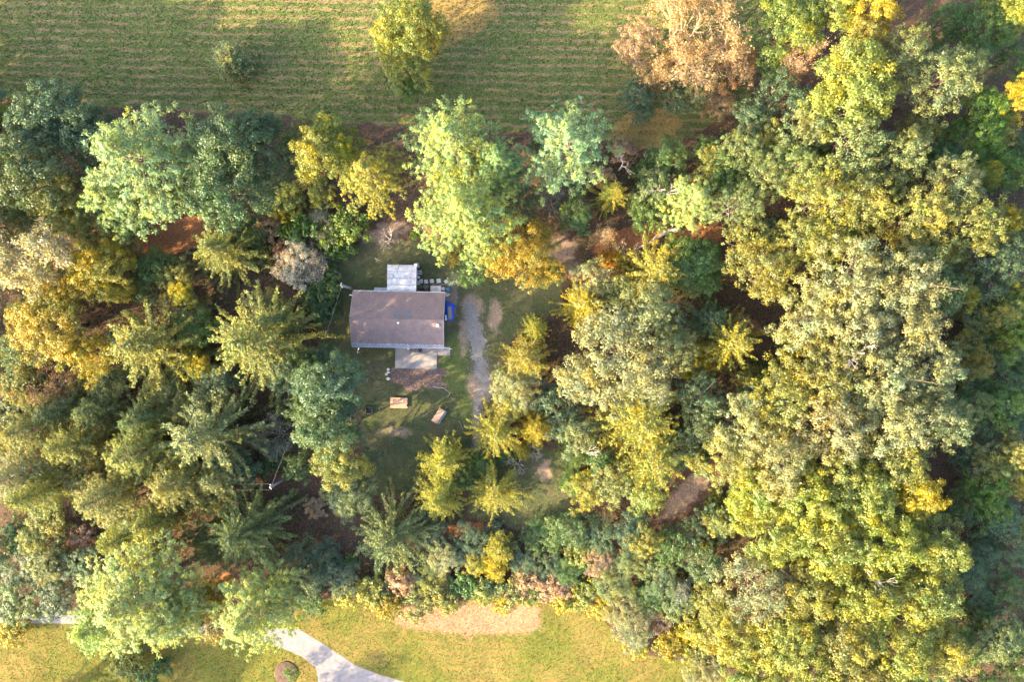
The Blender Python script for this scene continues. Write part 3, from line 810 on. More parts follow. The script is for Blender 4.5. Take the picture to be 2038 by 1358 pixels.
# ------------------------------------------------------------------ planting (photograph pixel of the crown, its radius in pixels, height in metres)
Z = {
 'bw': 'beyond the willowy tree',
 'fe': 'at the hay field edge', 'fp': 'by the hay field', 'yd': 'bordering the back yard', 'pn': 'between the tall pines',
 'dr': 'beside the gravel drive', 'wd': 'in the dense wood', 'wr': 'rimming the wood', 'lo': 'under the tall wood', 'so': 'in the lawn hedge',
 'ro': 'overhanging the asphalt drive', 'cs': 'in the conifer stand', 'or': 'around the orange clearing', 'gl': 'beside the grassy glade', 'hs': 'beside the house yard',
 'fl': 'standing alone in the hay field', 'cl': 'by the fallen tree', 'dp': 'beside the curved dirt path', 'br': 'in the roadside brush',
}
T = [
 # field edge, left
 ('m',95,245,88,14,'dk','fe'),('m',38,335,88,17,'dk','fe'),('m',168,262,66,14,'dk','fe'),('w',278,322,142,24,'pl','fp'),('w',225,392,80,17,'pl','fp'),
 ('m',462,292,96,20,'dk','fe'),('m',440,372,80,18,'dk','fe'),('m',510,270,55,16,'dk','fe'),('o',115,400,62,13,'ol','fe'),('k',42,402,26,8,'ye','fe'),('m',-20,420,60,12,'gg','fe'),
 ('m',-60,250,90,14,'dk','fe'),('o',175,428,60,10,'ol','or'),('k',235,462,48,8,'sg','or'),('k',5,225,26,13,'yg','fe'),('o',60,440,50,9,'gg','or'),
 ('m',640,310,66,19,'ol','fe'),('k',660,262,46,16,'yg','fe'),('k',610,265,34,8,'sg','fe'),('k',690,300,38,17,'yg','fe'),('w',738,346,76,17,'sy','yd'),('k',640,382,34,8,'yg','yd'),
 ('k',575,392,36,6,'yg','yd'),('b',600,455,46,4,'gr','yd'),('b',690,450,48,4.5,'gr','yd'),('b',660,485,36,3.5,'gr','yd'),('b',560,415,34,4,'go','yd'),('b',528,448,40,3,'ta','yd'),('b',510,500,36,3,'sg','yd'),
 ('d',640,432,30,4,'gy','yd'),('d',650,470,24,3.4,'gy','yd'),('d',685,425,22,3,'gy','yd'),('k',588,528,48,4.5,'wh','hs'),('d',606,525,44,4,'gy','hs'),('b',560,500,28,2.4,'ta','hs'),
 ('b',650,570,40,3,'dg','hs'),('b',640,620,34,2.4,'dg','hs'),('b',620,590,30,2.4,'dg','hs'),('b',655,545,20,2,'gr','hs'),('k',575,285,30,5,'dg','fe'),('k',560,350,40,5,'dk','fe'),('k',545,400,34,4.5,'dg','yd'),
 ('d',868,458,34,5,'pk','pn'),('b',826,468,12,1.8,'gr','yd'),('e',770,473,24,3.4,'gy','yd'),
 ('w',902,288,112,20,'py','pn'),('w',925,418,116,21,'py','pn'),('w',985,330,70,17,'pl','pn'),('v',1132,290,112,21,'pl','pn'),
 ('k',1040,400,40,7,'dk','pn'),('k',1145,425,44,6,'dg','pn'),('k',1075,300,36,7,'dk','fe'),('d',1100,400,30,4,'gy','pn'),
 ('x',1215,394,40,9,'sy','cl'),('w',1375,400,66,13,'py','cl'),('m',1045,508,74,9,'go','dr'),('k',985,492,46,9,'go','dr'),('k',935,528,44,5,'dg','yd'),('k',1090,540,34,7,'yg','dr'),('k',905,500,30,5,'go','yd'),
 ('k',1135,532,24,5,'pk','cl'),('k',1180,555,44,7,'pg','cl'),('k',1230,580,40,7,'gg','cl'),('d',1207,470,32,5,'pk','cl'),('b',1206,512,24,1.6,'or','cl'),('x',1298,545,84,12,'sy','cl'),('b',1240,525,24,2.4,'go','cl'),
 ('m',1378,540,66,9,'dg','cl'),('k',1350,500,40,6,'gr','cl'),('k',1300,372,44,8,'gg','cl'),('k',1298,425,44,7,'dg','cl'),('k',1335,312,46,7,'dg','fe'),('b',1245,300,34,3,'ta','fe'),('b',1275,345,30,2.4,'dg','fe'),('k',1420,330,46,8,'ol','wr'),
 ('k',1400,300,34,6,'dg','wr'),('b',1200,355,30,2.2,'ta','cl'),
 # standing in the field
 ('g',460,128,46,5.5,'sp','fl'),('m',812,55,76,12,'yg','fl'),('k',808,135,50,8,'yg','fl'),('k',806,172,34,4.5,'gr','fl'),('k',772,75,40,9,'ye','fl'),('k',860,70,36,9,'ye','fl'),
 ('t',1372,62,118,14,'ta','fe'),('k',1270,80,50,8,'ta','fe'),('k',1462,130,56,8,'ta','fe'),('k',1268,190,38,8,'dk','fe'),('k',1275,225,28,6,'dk','fe'),('k',1345,192,38,7,'dk','fe'),('k',1385,188,34,7,'sp','fe'),('k',1430,205,36,4.5,'ta','fe'),
 # the wood, top
 ('m',1565,38,80,13,'yg','wr'),('m',1660,22,60,13,'yg','wr'),('m',1735,10,62,15,'ye','wr'),('o',1715,85,50,15,'ol','wd'),('m',1690,165,98,18,'yg','wd'),('o',1795,105,58,17,'gg','wd'),('o',1868,165,82,17,'gg','wd'),('o',1920,135,46,15,'gg','wd'),
 ('m',1960,60,66,10,'dg','wr'),('k',1890,40,50,9,'dg','wr'),('m',2015,15,52,12,'yg','wr'),('k',2015,110,52,8,'dg','wr'),('m',2028,192,50,13,'ye','wr'),('m',1962,218,50,11,'gr','wr'),('k',1880,290,56,7,'dg','lo'),('k',1970,335,58,7,'dg','lo'),('k',2025,290,44,6,'dg','lo'),
 ('k',1560,185,52,9,'dk','wd'),('k',1500,242,48,9,'dk','wd'),('k',1535,120,44,6,'dg','lo'),('d',1590,110,36,9,'pk','wd'),('o',1605,255,62,14,'gg','wd'),('o',1690,290,88,17,'gg','wd'),('o',1790,310,64,16,'gg','wd'),
 ('o',1480,300,54,11,'gg','wd'),('o',1525,350,58,13,'gg','wd'),('o',1475,410,56,12,'gg','wd'),('o',1640,395,88,17,'ol','wd'),('o',1715,400,78,17,'ol','wd'),('o',1580,330,54,14,'gg','wd'),
 ('o',1892,372,72,16,'gg','wd'),('o',1830,432,76,17,'ol','wd'),('o',1922,445,82,17,'ol','wd'),('k',2000,440,40,13,'go','wr'),('o',1515,520,82,14,'ol','wd'),('o',1590,478,62,15,'ol','wd'),('o',1660,478,50,13,'yg','wd'),
 ('o',1985,515,72,13,'dk','wr'),('o',1832,520,76,15,'gg','wd'),('o',1690,560,98,19,'pg','wd'),('o',1785,565,90,19,'pg','wd'),('o',1862,585,62,16,'dk','wd'),('k',1915,585,40,9,'yg','lo'),
 ('o',1610,640,80,16,'pg','wd'),('o',1700,665,88,18,'pg','wd'),('o',1800,660,82,18,'pg','wd'),('o',1640,745,82,18,'ol','wd'),('o',1742,755,88,19,'pg','wd'),('o',1850,735,72,17,'pg','wd'),
 ('o',1560,800,78,16,'ol','wd'),('o',1650,852,88,19,'pg','wd'),('o',1762,842,88,19,'pg','wd'),('o',1862,832,74,18,'gg','wd'),('o',1492,850,80,15,'pg','wd'),('o',1450,915,66,14,'ol','wd'),('o',1550,915,82,18,'pg','wd'),('o',1660,930,76,17,'ol','wd'),('o',1780,915,76,17,'ol','wd'),
 ('m',1500,975,62,14,'yg','dp'),('m',1605,1000,82,17,'yg','wd'),('m',1715,985,80,17,'yg','wd'),('m',1818,985,66,16,'go','wd'),('m',1545,1060,76,15,'yg','wd'),('m',1650,1085,84,17,'yg','wd'),('m',1765,1075,82,17,'yg','wd'),('m',1865,1095,70,16,'yg','wd'),
 ('o',1505,1165,84,14,'pg','wd'),('m',1610,1180,72,15,'ol','wd'),('m',1720,1190,80,16,'yg','wd'),('m',1832,1190,80,16,'yg','wd'),('m',1470,1270,66,12,'yg','wd'),('m',1570,1280,80,15,'yg','wd'),('m',1675,1285,76,16,'ol','wd'),('m',1785,1290,82,16,'yg','wd'),
 ('m',1500,1350,70,13,'yg','wd'),('m',1620,1365,76,15,'yg','wd'),('m',1740,1380,80,16,'ol','wd'),('m',1880,1300,66,14,'ol','wr'),('k',1880,1385,60,9,'dg','wr'),
 # rim of the wood
 ('k',1965,590,60,8,'dk','lo'),('k',2020,600,44,8,'dk','lo'),('k',1990,690,50,4,'dg','lo'),('k',1945,690,44,4,'dg','lo'),('k',2030,640,20,3,'ye','lo'),('k',2015,780,54,5,'dg','lo'),('k',1975,840,50,6,'dk','lo'),('k',1950,770,40,4,'dg','lo'),('k',2030,860,44,6,'dk','lo'),
 ('o',1985,930,58,9,'ol','wr'),('k',2028,965,34,9,'go','wr'),('k',1930,1000,44,7,'dg','lo'),('k',1990,1030,50,7,'dk','lo'),('k',2025,1090,46,6,'dk','lo'),('k',1960,1110,46,6,'dk','lo'),('k',2000,1180,50,7,'dg','lo'),('k',1945,1190,40,6,'dk','lo'),('k',1990,1270,56,9,'gg','wr'),('k',1945,1290,40,8,'gg','lo'),('k',2030,1340,50,8,'dg','wr'),('k',1950,1370,50,8,'dg','wr'),('k',1920,900,36,6,'dk','lo'),
 # between drive and wood
 ('s',1160,610,58,9,'ye','dr'),('h',1062,655,36,9,'sy','dr'),('h',1045,718,64,11,'sy','dr'),('o',1238,705,125,15,'pg','cl'),('o',1290,622,72,14,'gg','cl'),('o',1335,690,62,13,'gg','cl'),('o',1170,760,60,12,'pg','dr'),('o',1290,770,56,12,'pg','cl'),
 ('m',1035,778,54,7,'pg','dr'),('k',1000,752,28,5,'pg','dr'),('k',1110,822,54,8,'dk','dr'),('k',1150,868,52,8,'gg','gl'),('h',1066,850,48,9,'go','dr'),('x',985,860,62,9,'sy','dr'),('k',1025,805,36,7,'sy','dr'),('k',1080,790,36,6,'dk','dr'),
 ('x',1442,680,74,13,'sy','wd'),('x',1405,640,60,9,'dk','wd'),('k',1385,720,40,7,'go','wd'),('k',1400,745,34,6,'ol','wd'),('x',1268,838,100,14,'sy','gl'),('x',1288,905,90,13,'sy','gl'),('o',1395,800,58,11,'dk','wd'),('o',1400,860,54,11,'dk','wd'),('k',1360,900,40,8,'gg','wd'),
 ('k',1220,965,54,8,'ol','gl'),('k',1165,978,42,7,'sy','gl'),('k',1285,972,54,8,'yg','gl'),('k',1302,1005,24,5,'yg','gl'),('g',1140,905,34,4,'dg','gl'),('g',1135,960,30,3.5,'dg','gl'),('k',1195,915,34,7,'dg','gl'),
 ('b',1425,1000,22,2,'yg','dp'),('b',1395,920,24,3,'gr','dp'),
 ('h',885,915,62,10,'sy','gl'),('h',872,985,62,11,'sy','gl'),('k',920,950,30,4,'dg','gl'),('x',985,978,62,9,'sy','gl'),('g',960,920,30,3,'dg','gl'),('b',1000,905,26,2,'dg','gl'),('e',1025,930,26,3,'gy','gl'),('g',1040,895,22,3,'ye','gl'),('e',1065,895,22,3,'gy','gl'),
 # beside the house, left
 ('m',650,772,72,17,'dk','hs'),('k',690,750,34,9,'dk','hs'),('k',606,735,44,13,'dk','hs'),('m',576,742,50,12,'dk','hs'),('s',562,640,46,15,'sp','hs'),('k',640,715,34,10,'dk','hs'),('k',600,800,44,13,'dk','hs'),('m',640,850,66,16,'dk','hs'),('k',690,850,44,9,'dk','hs'),('m',672,925,64,11,'yg','hs'),('m',695,985,52,8,'gg','hs'),('k',740,920,30,5,'dk','hs'),('k',590,935,34,5,'dg','cs'),('b',555,905,24,2.2,'dg','cs'),('b',530,930,24,2,'dg','cs'),  # k, m, s in mid-row: added among the spruce boughs to shade the roof
 ('s',780,1065,92,13,'sp','gl'),('y',48,518,92,14,'pt','or'),('m',195,545,66,11,'go','or'),('m',98,645,86,12,'go','or'),('k',165,705,56,11,'go','or'),('k',140,585,50,11,'go','or'),('k',30,700,44,9,'gg','or'),('b',35,745,40,4,'dk','or'),
 ('k',300,530,44,7,'dg','or'),('k',345,548,40,7,'sg','or'),('k',362,582,32,7,'ye','or'),('k',190,475,32,7,'sg','or'),('s',447,505,76,13,'sg','or'),('s',312,688,112,15,'sg','cs'),('s',526,680,120,19.5,'sg','cs'),('k',385,655,48,7,'gr','cs'),('k',362,712,36,7,'yg','cs'),('k',398,728,34,7,'ye','cs'),
 ('d',92,795,52,5,'pk','cs'),('b',20,820,44,3,'dk','cs'),('s',425,862,116,17,'sp','cs'),
 ('w',55,860,66,13,'sg','cs'),('h',165,880,70,14,'sg','cs'),('w',268,905,70,14,'sg','cs'),('w',345,965,70,14,'sg','cs'),('w',25,950,64,13,'pg','cs'),('h',100,975,66,14,'sg','cs'),('w',205,995,66,14,'sg','cs'),('h',295,835,60,12,'sp','cs'),('h',205,815,58,11,'sp','cs'),('h',130,820,54,11,'sp','cs'),('h',450,945,56,12,'sp','cs'),('h',-30,880,60,13,'sg','cs'),
 ('h',255,1065,56,12,'sg','cs'),('h',320,1030,56,12,'sg','cs'),('s',492,1058,92,13,'sp','cs'),('k',395,1060,36,6,'dg','cs'),('k',420,1100,34,5,'dg','cs'),('d',540,872,44,5,'gy','cs'),
 # bottom left
 ('b',30,1070,44,2.5,'dg','br'),('b',100,1060,44,2,'sg','br'),('k',50,1140,54,4,'dk','br'),('k',120,1130,48,4,'dk','br'),('k',30,1200,50,5,'dg','br'),('k',110,1200,48,5,'dk','br'),('k',170,1130,40,5,'dk','br'),('b',160,1080,36,2,'ta','br'),('k',-40,1100,54,5,'dg','br'),
 ('w',262,1192,134,19,'py','ro'),('w',205,1240,84,16,'py','ro'),('w',335,1235,72,16,'py','ro'),('k',425,1235,52,8,'go','ro'),('w',505,1222,100,17,'py','ro'),('k',430,1185,40,6,'go','ro'),('k',600,1140,60,6,'dk','so'),('k',560,1180,44,6,'dk','so'),('k',640,1110,40,4,'dk','so'),('k',680,1150,44,5,'dk','so'),('b',610,1190,40,3,'dg','so'),
 ('b',22,1265,36,2.6,'go','ro'),('b',250,1322,44,3,'yg','ro'),('b',300,1345,36,3,'dg','ro'),
 # hedge above the mown lawn
 ('b',690,1185,34,2.4,'ye','so'),('b',735,1180,40,3,'yg','so'),('b',770,1210,34,2.4,'go','so'),('b',800,1160,40,3.4,'ta','so'),('k',840,1150,44,5,'ol','so'),('k',880,1110,40,6,'pg','so'),('b',830,1205,40,3,'ol','so'),('b',870,1180,36,3,'ol','so'),('k',860,1070,40,5,'dk','so'),('b',920,1165,36,2.6,'dg','so'),
 ('b',895,1205,26,2,'yg','so'),('k',945,1125,28,5,'ye','so'),('g',995,1095,36,5,'sy','so'),('g',985,1130,30,4.4,'ye','so'),('k',930,1085,44,5,'dk','so'),('b',960,1180,34,2.4,'yg','so'),('b',1010,1175,38,2.6,'ol','so'),('b',1050,1160,36,2.6,'ta','so'),('b',1055,1188,30,2,'yg','so'),('k',1040,1120,36,4,'dk','so'),
 ('k',1080,1070,44,5,'dg','so'),('k',1135,1060,48,6,'dg','gl'),('k',1090,1130,34,4,'dk','so'),('b',1095,1170,36,2.6,'pk','so'),('b',1120,1200,30,2.2,'ye','so'),('k',1130,1140,40,4,'dg','so'),('b',1160,1185,34,2.6,'yg','so'),('b',1155,1110,34,2.6,'yg','so'),('k',1190,1120,34,6,'ta','so'),('k',1215,1160,48,6,'ol','so'),('k',1240,1215,44,5,'pg','so'),('k',1265,1255,48,6,'pg','so'),
 ('k',1195,1070,40,5,'dk','dp'),('k',1250,1060,44,5,'dk','dp'),('k',1285,1080,34,7,'yg','dp'),('k',1255,1120,40,6,'gg','so'),('k',1310,1150,44,6,'gg','so'),('k',1340,1090,48,6,'dg','dp'),('k',1390,1060,44,5,'dk','dp'),('k',1400,1120,48,7,'dk','wd'),('k',1350,1200,44,6,'gg','so'),('d',1350,1180,34,4,'gy','so'),('b',1310,1240,38,3,'ta','so'),('b',1330,1285,38,2.6,'go','so'),
 ('b',1380,1260,40,3,'ye','so'),('b',1390,1310,40,3,'yg','so'),('k',1420,1200,44,7,'ol','wd'),('k',1400,1345,44,6,'pg','so'),('b',1270,1290,26,1.8,'ye','so'),('k',1440,1040,40,6,'dk','wd'),('b',1200,1215,28,2,'ye','so'),('b',1000,1205,22,1.2,'ye','so'),('k',1300,1200,40,5,'dg','so'),
 ]
for (kind, px, py, r_, h, ck, zk) in T:
    if zk == 'so' and kind == 'k': h *= .62
    plant(kind, px, py, r_, h, ck, Z[zk])
# trees standing left of the frame whose shade lies on the field and the yard
for (kind, px, py, r_, h, ck) in [('m',-190,330,95,18,'dk'),('m',-300,260,95,19,'dk'),('w',-330,420,120,21,'pl'),('m',-180,480,90,17,'gg'),('m',-400,247,100,19,'dk'),('m',-480,330,100,19,'gg'),('m',-570,255,100,19,'dk'),('m',-420,160,100,19,'dk'),('m',-520,60,100,19,'gg'),('m',-160,170,80,12,'dk'),('h',-160,700,80,15,'sg'),('h',-250,820,80,15,'sg'),('m',-420,520,100,18,'gg'),('m',73,1525,80,12,'ol'),('m',-70,1490,80,12,'gg'),('k',560,1462,52,7,'ol')]:
    plant(kind, px, py, r_, h, ck, Z['bw'])
# low growth under the wood and in the hedges
rs = random.Random(77)
bad = [YARD, GLADE, SUNLAWN, FIELD]
placed = 0
while placed < 120:
    if rs.random() < .62: px, py = rs.uniform(1180, 2040), rs.uniform(250, 1350)
    elif rs.random() < .6: px, py = rs.uniform(560, 1420), rs.uniform(1040, 1210)
    else: px, py = rs.uniform(0, 700), rs.uniform(380, 1200)
    w_ = P(px, py); xx, yy = np.array([w_.x]), np.array([w_.y])
    if max(float(sdf_poly(xx, yy, q)[0]) for q in bad) > -1.2: continue
    f_, l_, s_, t_, d_, o_, m_, sh_ = masks(xx, yy)
    if d_[0] > .1 or o_[0] > .4: continue
    zk = 'lo' if px > 1180 and py > 250 and not (py > 1040 and px < 1420) else 'so' if py > 1040 and px > 560 else 'cs' if py > 640 else 'or'
    plant('b', px, py, rs.uniform(20, 34), rs.uniform(1.0, 2.6), rs.choice(['dk', 'dg', 'dg', 'sg', 'dk', 'ol', 'ta', 'yg']), Z[zk])
    placed += 1
# young trees filling the gaps between the tall ones
FILL = 0; rf = random.Random(123)
while FILL < 95:
    q = rf.random()
    if q < .42: px, py = rf.uniform(1380, 1950), rf.uniform(230, 1350); pal_ = ['gg', 'ol', 'dg', 'gr', 'ol', 'dk']; hh = rf.uniform(6, 10); zk = 'lo'
    elif q < .66: px, py = rf.uniform(1900, 2050), rf.uniform(230, 1360); pal_ = ['dg', 'gr', 'gr', 'gg', 'ol', 'yg']; hh = rf.uniform(7, 11); zk = 'wr'
    elif q < .84: px, py = rf.uniform(0, 480), rf.uniform(760, 1130); pal_ = ['sg', 'ol', 'dk', 'sg']; hh = rf.uniform(5, 8); zk = 'cs'
    else: px, py = rf.uniform(0, 560), rf.uniform(380, 640); pal_ = ['dg', 'sg', 'ol']; hh = rf.uniform(4, 6); zk = 'or'
    w_ = P(px, py, hh * .7); xx, yy = np.array([w_.x]), np.array([w_.y])
    if max(float(sdf_poly(xx, yy, q_)[0]) for q_ in bad) > -2.5: continue
    f_, l_, s_, t_, d_, o_, m_, sh_ = masks(xx, yy)
    if d_[0] > .05 or o_[0] > .2: continue
    plant('k' if rf.random() < .8 or zk != 'cs' else 'h', px, py, rf.uniform(34, 52), hh, rf.choice(pal_), Z[zk]); FILL += 1

# leafy ground cover that nobody could count
ru = np.random.default_rng(31); nu = 42000
uw, uh = inframe(nu, 210, 1340, -60, 2100)
hid = (np.maximum.reduce([sdf_poly(uw, uh, q) for q in bad]) < -.6) & (lump(uw, uh, 23, 7) > ru.uniform(-.7, .15, nu))
f_, l_, s_, t_, d_, o_, m_, sh_ = masks(uw, uh); hid &= (d_ < .2) & (o_ < .45)
uw, uh = uw[hid], uh[hid]; k_ = 5
bx0 = np.repeat(uw, k_) + ru.normal(0, .16, len(uw) * k_); by0 = np.repeat(uh, k_) + ru.normal(0, .16, len(uw) * k_)
pz = ground_z(bx0, by0) + ru.uniform(.05, .5, len(bx0)); nn = unit(UP * .7 + ru.normal(size=(len(bx0), 3)) * .6); L = ru.uniform(.16, .34, len(bx0))
pal = np.array([(.055, .09, .034), (.07, .105, .035), (.12, .115, .04), (.06, .07, .035), (.16, .095, .055)])
gc_ = np.repeat(pal[ru.choice(5, len(uw), p=[.32, .28, .16, .16, .08])], k_, 0) * ru.uniform(.6, 1.4, (len(bx0), 1))
me = mesh_np("undergrowth", leaf_quads(np.stack([bx0, by0, pz], -1), nn, ru.normal(size=(len(bx0), 3)), L, L * .6).reshape(-1, 3), np.arange(len(bx0) * 4).reshape(-1, 4), {'gc': ('FACE', 'FLOAT_COLOR', np.concatenate([gc_, np.ones((len(gc_), 1))], 1))})
tag(link("undergrowth", me, M['grass']), "low leafy undergrowth covering the floor of the wood", "undergrowth", kind="stuff")

nf = 16000
fx, fy = inframe(nf, 230, 1240, -40, 2080)
keep = (sdf_poly(fx, fy, FIELD) < -.5) & (sdf_poly(fx, fy, pxpoly([(698, 575), (892, 580), (898, 706), (872, 735), (786, 735), (786, 695), (698, 695)])) < 0)
keep &= ru.random(nf) < np.where(sdf_poly(fx, fy, YARD) > 0, .8, .9)
fx, fy = fx[keep], fy[keep]; nf = len(fx); L = ru.uniform(.07, .17, nf)
pal = np.array([(.28, .17, .08), (.22, .13, .08), (.36, .26, .10), (.16, .10, .065), (.33, .15, .06)])
me = mesh_np("fallen_leaves", leaf_quads(np.stack([fx, fy, ground_z(fx, fy) + ru.uniform(.03, .10, nf)], -1), unit(UP + ru.normal(size=(nf, 3)) * .35), ru.normal(size=(nf, 3)), L, L * .7).reshape(-1, 3), np.arange(nf * 4).reshape(-1, 4), {'gc': ('FACE', 'FLOAT_COLOR', np.concatenate([pal[ru.integers(0, 5, nf)] * ru.uniform(.5, 1.2, (nf, 1)), np.ones((nf, 1))], 1))})
tag(link("fallen_leaves", me, M['stone_vc']), "fallen brown and yellow leaves scattered over the ground", "leaves", kind="stuff")

LANDMARK = {'fe': ('juniper', P(460, 128)), 'fp': ('juniper', P(460, 128)), 'yd': ('flat roof', P(800, 554)), 'pn': ('flat roof', P(800, 554)), 'dr': ('tarp', P(895, 620)),
 'wd': ('log', P(1500, 648)), 'wr': ('log', P(1500, 648)), 'lo': ('log', P(1500, 648)), 'so': ('mulch ring', P(570, 1341)), 'ro': ('mulch ring', P(570, 1341)), 'br': ('mulch ring', P(570, 1341)),
 'cs': ('house', HOUSE_C), 'bw': ('house', HOUSE_C), 'or': ('house', HOUSE_C), 'gl': ('house', HOUSE_C), 'hs': ('tarp', P(895, 620)), 'fl': ('house', HOUSE_C), 'cl': ('house', HOUSE_C), 'dp': ('house', HOUSE_C)}
RANK = ['nearest', 'second nearest', 'third nearest', 'fourth nearest', 'fifth nearest', 'sixth nearest', 'seventh nearest', 'eighth nearest', 'ninth nearest', 'tenth nearest']
from collections import Counter
Zinv = {v: k for k, v in Z.items()}
byl = {}
for t_ in TREES: byl.setdefault(t_[1], []).append(t_)
NEWT = []
for lab, lst in byl.items():
    zk = next((Zinv[z] for z in Z.values() if lab.endswith(z)), None)
    if 1 < len(lst) <= 10 and zk:
        nm, pos_ = LANDMARK[zk]; lst.sort(key=lambda q: (q[0].location - pos_).length)
        for i, (root, _, kind) in enumerate(lst):
            nl_ = f"{lab}, {RANK[i]} the {nm}"
            if len(nl_.split()) > 16: nl_ = nl_.replace("young broadleaf tree", "young tree").replace("broadleaf tree", "tree")
            root["label"] = nl_; root["group"] = lab; NEWT.append((root, nl_, kind))
    else: NEWT += lst
TREES[:] = NEWT
cnt = Counter(l for _, l, _ in TREES)
for root, lab, kind in TREES:
    if cnt[lab] > 1: root["group"] = lab + " (alike)"

# ------------------------------------------------------------------ the house
def shingle_material(name, c1, c2, scale_x=3.2, course=.14):
    m, nt, n, l, out = new_mat(name)
    tc = N(nt, 'ShaderNodeTexCoord').outputs['Object']
    br = N(nt, 'ShaderNodeTexBrick'); l.new(tc, br.inputs['Vector'])
    br.inputs['Scale'].default_value = 1.0; br.inputs['Brick Width'].default_value = .32; br.inputs['Row Height'].default_value = course
    br.inputs['Mortar Size'].default_value = .010; br.inputs['Bias'].default_value = 0
    br.inputs['Color1'].default_value = (*c1, 1); br.inputs['Color2'].default_value = (*c2, 1); br.inputs['Mortar'].default_value = (*[x * .35 for x in c1], 1)
    big = noise(nt, .9, 4, .6, tc); fine = noise(nt, 30, 3, .7, tc)
    c = mixc(nt, .55, br.outputs[0], mixc(nt, sstep(nt, big, .3, .7), tuple(x * .7 for x in c1), tuple(x * 1.2 for x in c2)))
    st = N(nt, 'ShaderNodeMapping'); st.inputs['Scale'].default_value = (2.2, .25, 1); l.new(tc, st.inputs[0])
    c = mixc(nt, math_n(nt, 'MULTIPLY', sstep(nt, noise(nt, 1.1, 5, .65, st.outputs[0]), .52, .75), .45), c, (.145, .12, .12))
    c = mixc(nt, .5, c, mixc(nt, sstep(nt, fine, .35, .65), tuple(x * .55 for x in c1), tuple(x * 1.6 for x in c2)))
    h = math_n(nt, 'ADD', math_n(nt, 'MULTIPLY', br.outputs['Fac'], -1.0), math_n(nt, 'MULTIPLY', fine, .3))
    principled(nt, out, c, .9, .2, h, .7, .02)
    return m
M['shingle'] = shingle_material('brown_shingle', (.145, .101, .093), (.205, .146, .131))
M['shingle_patch'] = shingle_material('grey_shingle', (.105, .100, .105), (.145, .138, .142))
M['eave_strip'] = simple('eave_strip', (.17, .17, .19), .6, .2, 2, .4)
M['white'] = simple('white_paint', (.74, .74, .75), .5, .08, 3, .4)
M['gutter'] = simple('gutter_metal', (.30, .30, .32), .5, .15, 3, .4)
M['ring'] = simple('dark_mulch', (.085, .055, .045), .95, .4, 3, .1, bstr=1, bdist=.06)
M['siding'] = simple('siding', (.55, .52, .46), .7, .1, 2, .3)
M['glass'] = simple('window_glass', (.03, .04, .05), .08, .1, 1, .6, bstr=0)
M['door'] = simple('door_paint', (.22, .07, .05), .5, .1, 2, .4)
M['membrane'] = simple('white_roof_membrane', (.38, .385, .40), .55, .12, 1.3, .35, c2=(.24, .235, .235), bstr=.4, bdist=.03)
M['concrete'] = simple('concrete', (.26, .235, .22), .85, .14, 1.0, .2, c2=(.17, .15, .14))
M['wood'] = simple('new_wood', (.35, .215, .15), .75, .25, 2, .2, stretch=(1, 10, 4))
M['oldwood'] = simple('weathered_wood', (.27, .235, .21), .85, .25, 2, .15, stretch=(1, 10, 4))
M['bluegrey'] = simple('blue_grey_paint', (.13, .17, .22), .6, .2, 3, .3)
M['tarp'] = simple('blue_tarp', (.008, .075, .48), .45, .2, 3, .5, bstr=.3)
M['black'] = simple('black_plastic', (.02, .02, .022), .5, .2, 5, .4)
M['teal'] = simple('teal_plastic', (.02, .075, .105), .35, .2, 5, .5)
M['stone'] = simple('pale_stone', (.46, .43, .40), .9, .2, 6, .2)
M['green_pot'] = simple('green_pot', (.13, .16, .10), .6, .2, 5, .3)
M['red'] = simple('red_paint', (.42, .03, .02), .5, .15, 5, .4)
M['metal'] = simple('grey_metal', (.30, .31, .33), .45, .15, 4, .5, metal=.5)
M['pole'] = simple('grey_pole_wood', (.22, .205, .19), .9, .2, 2, .15, stretch=(6, 6, .6))
M['rubber'] = simple('black_cable', (.03, .03, .03), .6, .1, 4, .3)
M['mulch'] = simple('mulch_chips', (.19, .135, .11), .95, .4, 3, .1, bstr=1, bdist=.06)

HC = Vector((-15.73, 2.98, 0)); HR = math.radians(-1.25)
EAVE, RIDGE = 2.7, 4.45; W2, D2 = 6.38, 3.83          # half sizes of the roof
house = empty("house", HC, HR)
tag(house, "single storey house with brown shingle gable roof", "house")
wall = MB()
wx, wy = W2 - .3, D2 - .42
wall.box((0, wy, EAVE / 2 - .05), (wx * 2, .15, EAVE)); wall.box((0, -wy, EAVE / 2 - .05), (wx * 2, .15, EAVE))
for s in (-1, 1):
    wall.add([(s * wx, -wy, -.05), (s * wx, wy, -.05), (s * wx, wy, EAVE - .1), (s * wx, 0, RIDGE - .22), (s * wx, -wy, EAVE - .1)], [(0, 1, 2, 3, 4)])
wall.build("wall", M['siding'], house)
fnd = MB(); fnd.box((0, 0, .1), (wx * 2 + .2, wy * 2 + .22, .5)); fnd.build("foundation", M['concrete'], house)
def slope(sgn):
    ang = math.atan2(RIDGE - EAVE, D2); ln = math.hypot(RIDGE - EAVE, D2)
    mb = MB(); nx_, ny_ = 48, 14; rr = random.Random(3 + sgn)
    V = []; F = []
    for j in range(ny_ + 1):
        for i in range(nx_ + 1):
            sag = -.025 * math.sin(math.pi * i / nx_) * math.sin(math.pi * j / ny_) + rr.uniform(-.007, .007)
            V.append((-W2 + 2 * W2 * i / nx_, -ln * (1 - j / ny_), .05 + sag))
    for j in range(ny_):
        for i in range(nx_):
            a = j * (nx_ + 1) + i; F.append((a, a + 1, a + nx_ + 2, a + nx_ + 1))
    mb.add(V, F)
    mb.box((0, -ln / 2, -.04), (2 * W2, ln, .10))
    o = mb.build("roof_slope", M['shingle'], house)
    o.location = (0, 0, RIDGE)
    o.rotation_euler = (ang, 0, 0) if sgn < 0 else (ang, 0, math.pi)
    return o, ang, ln
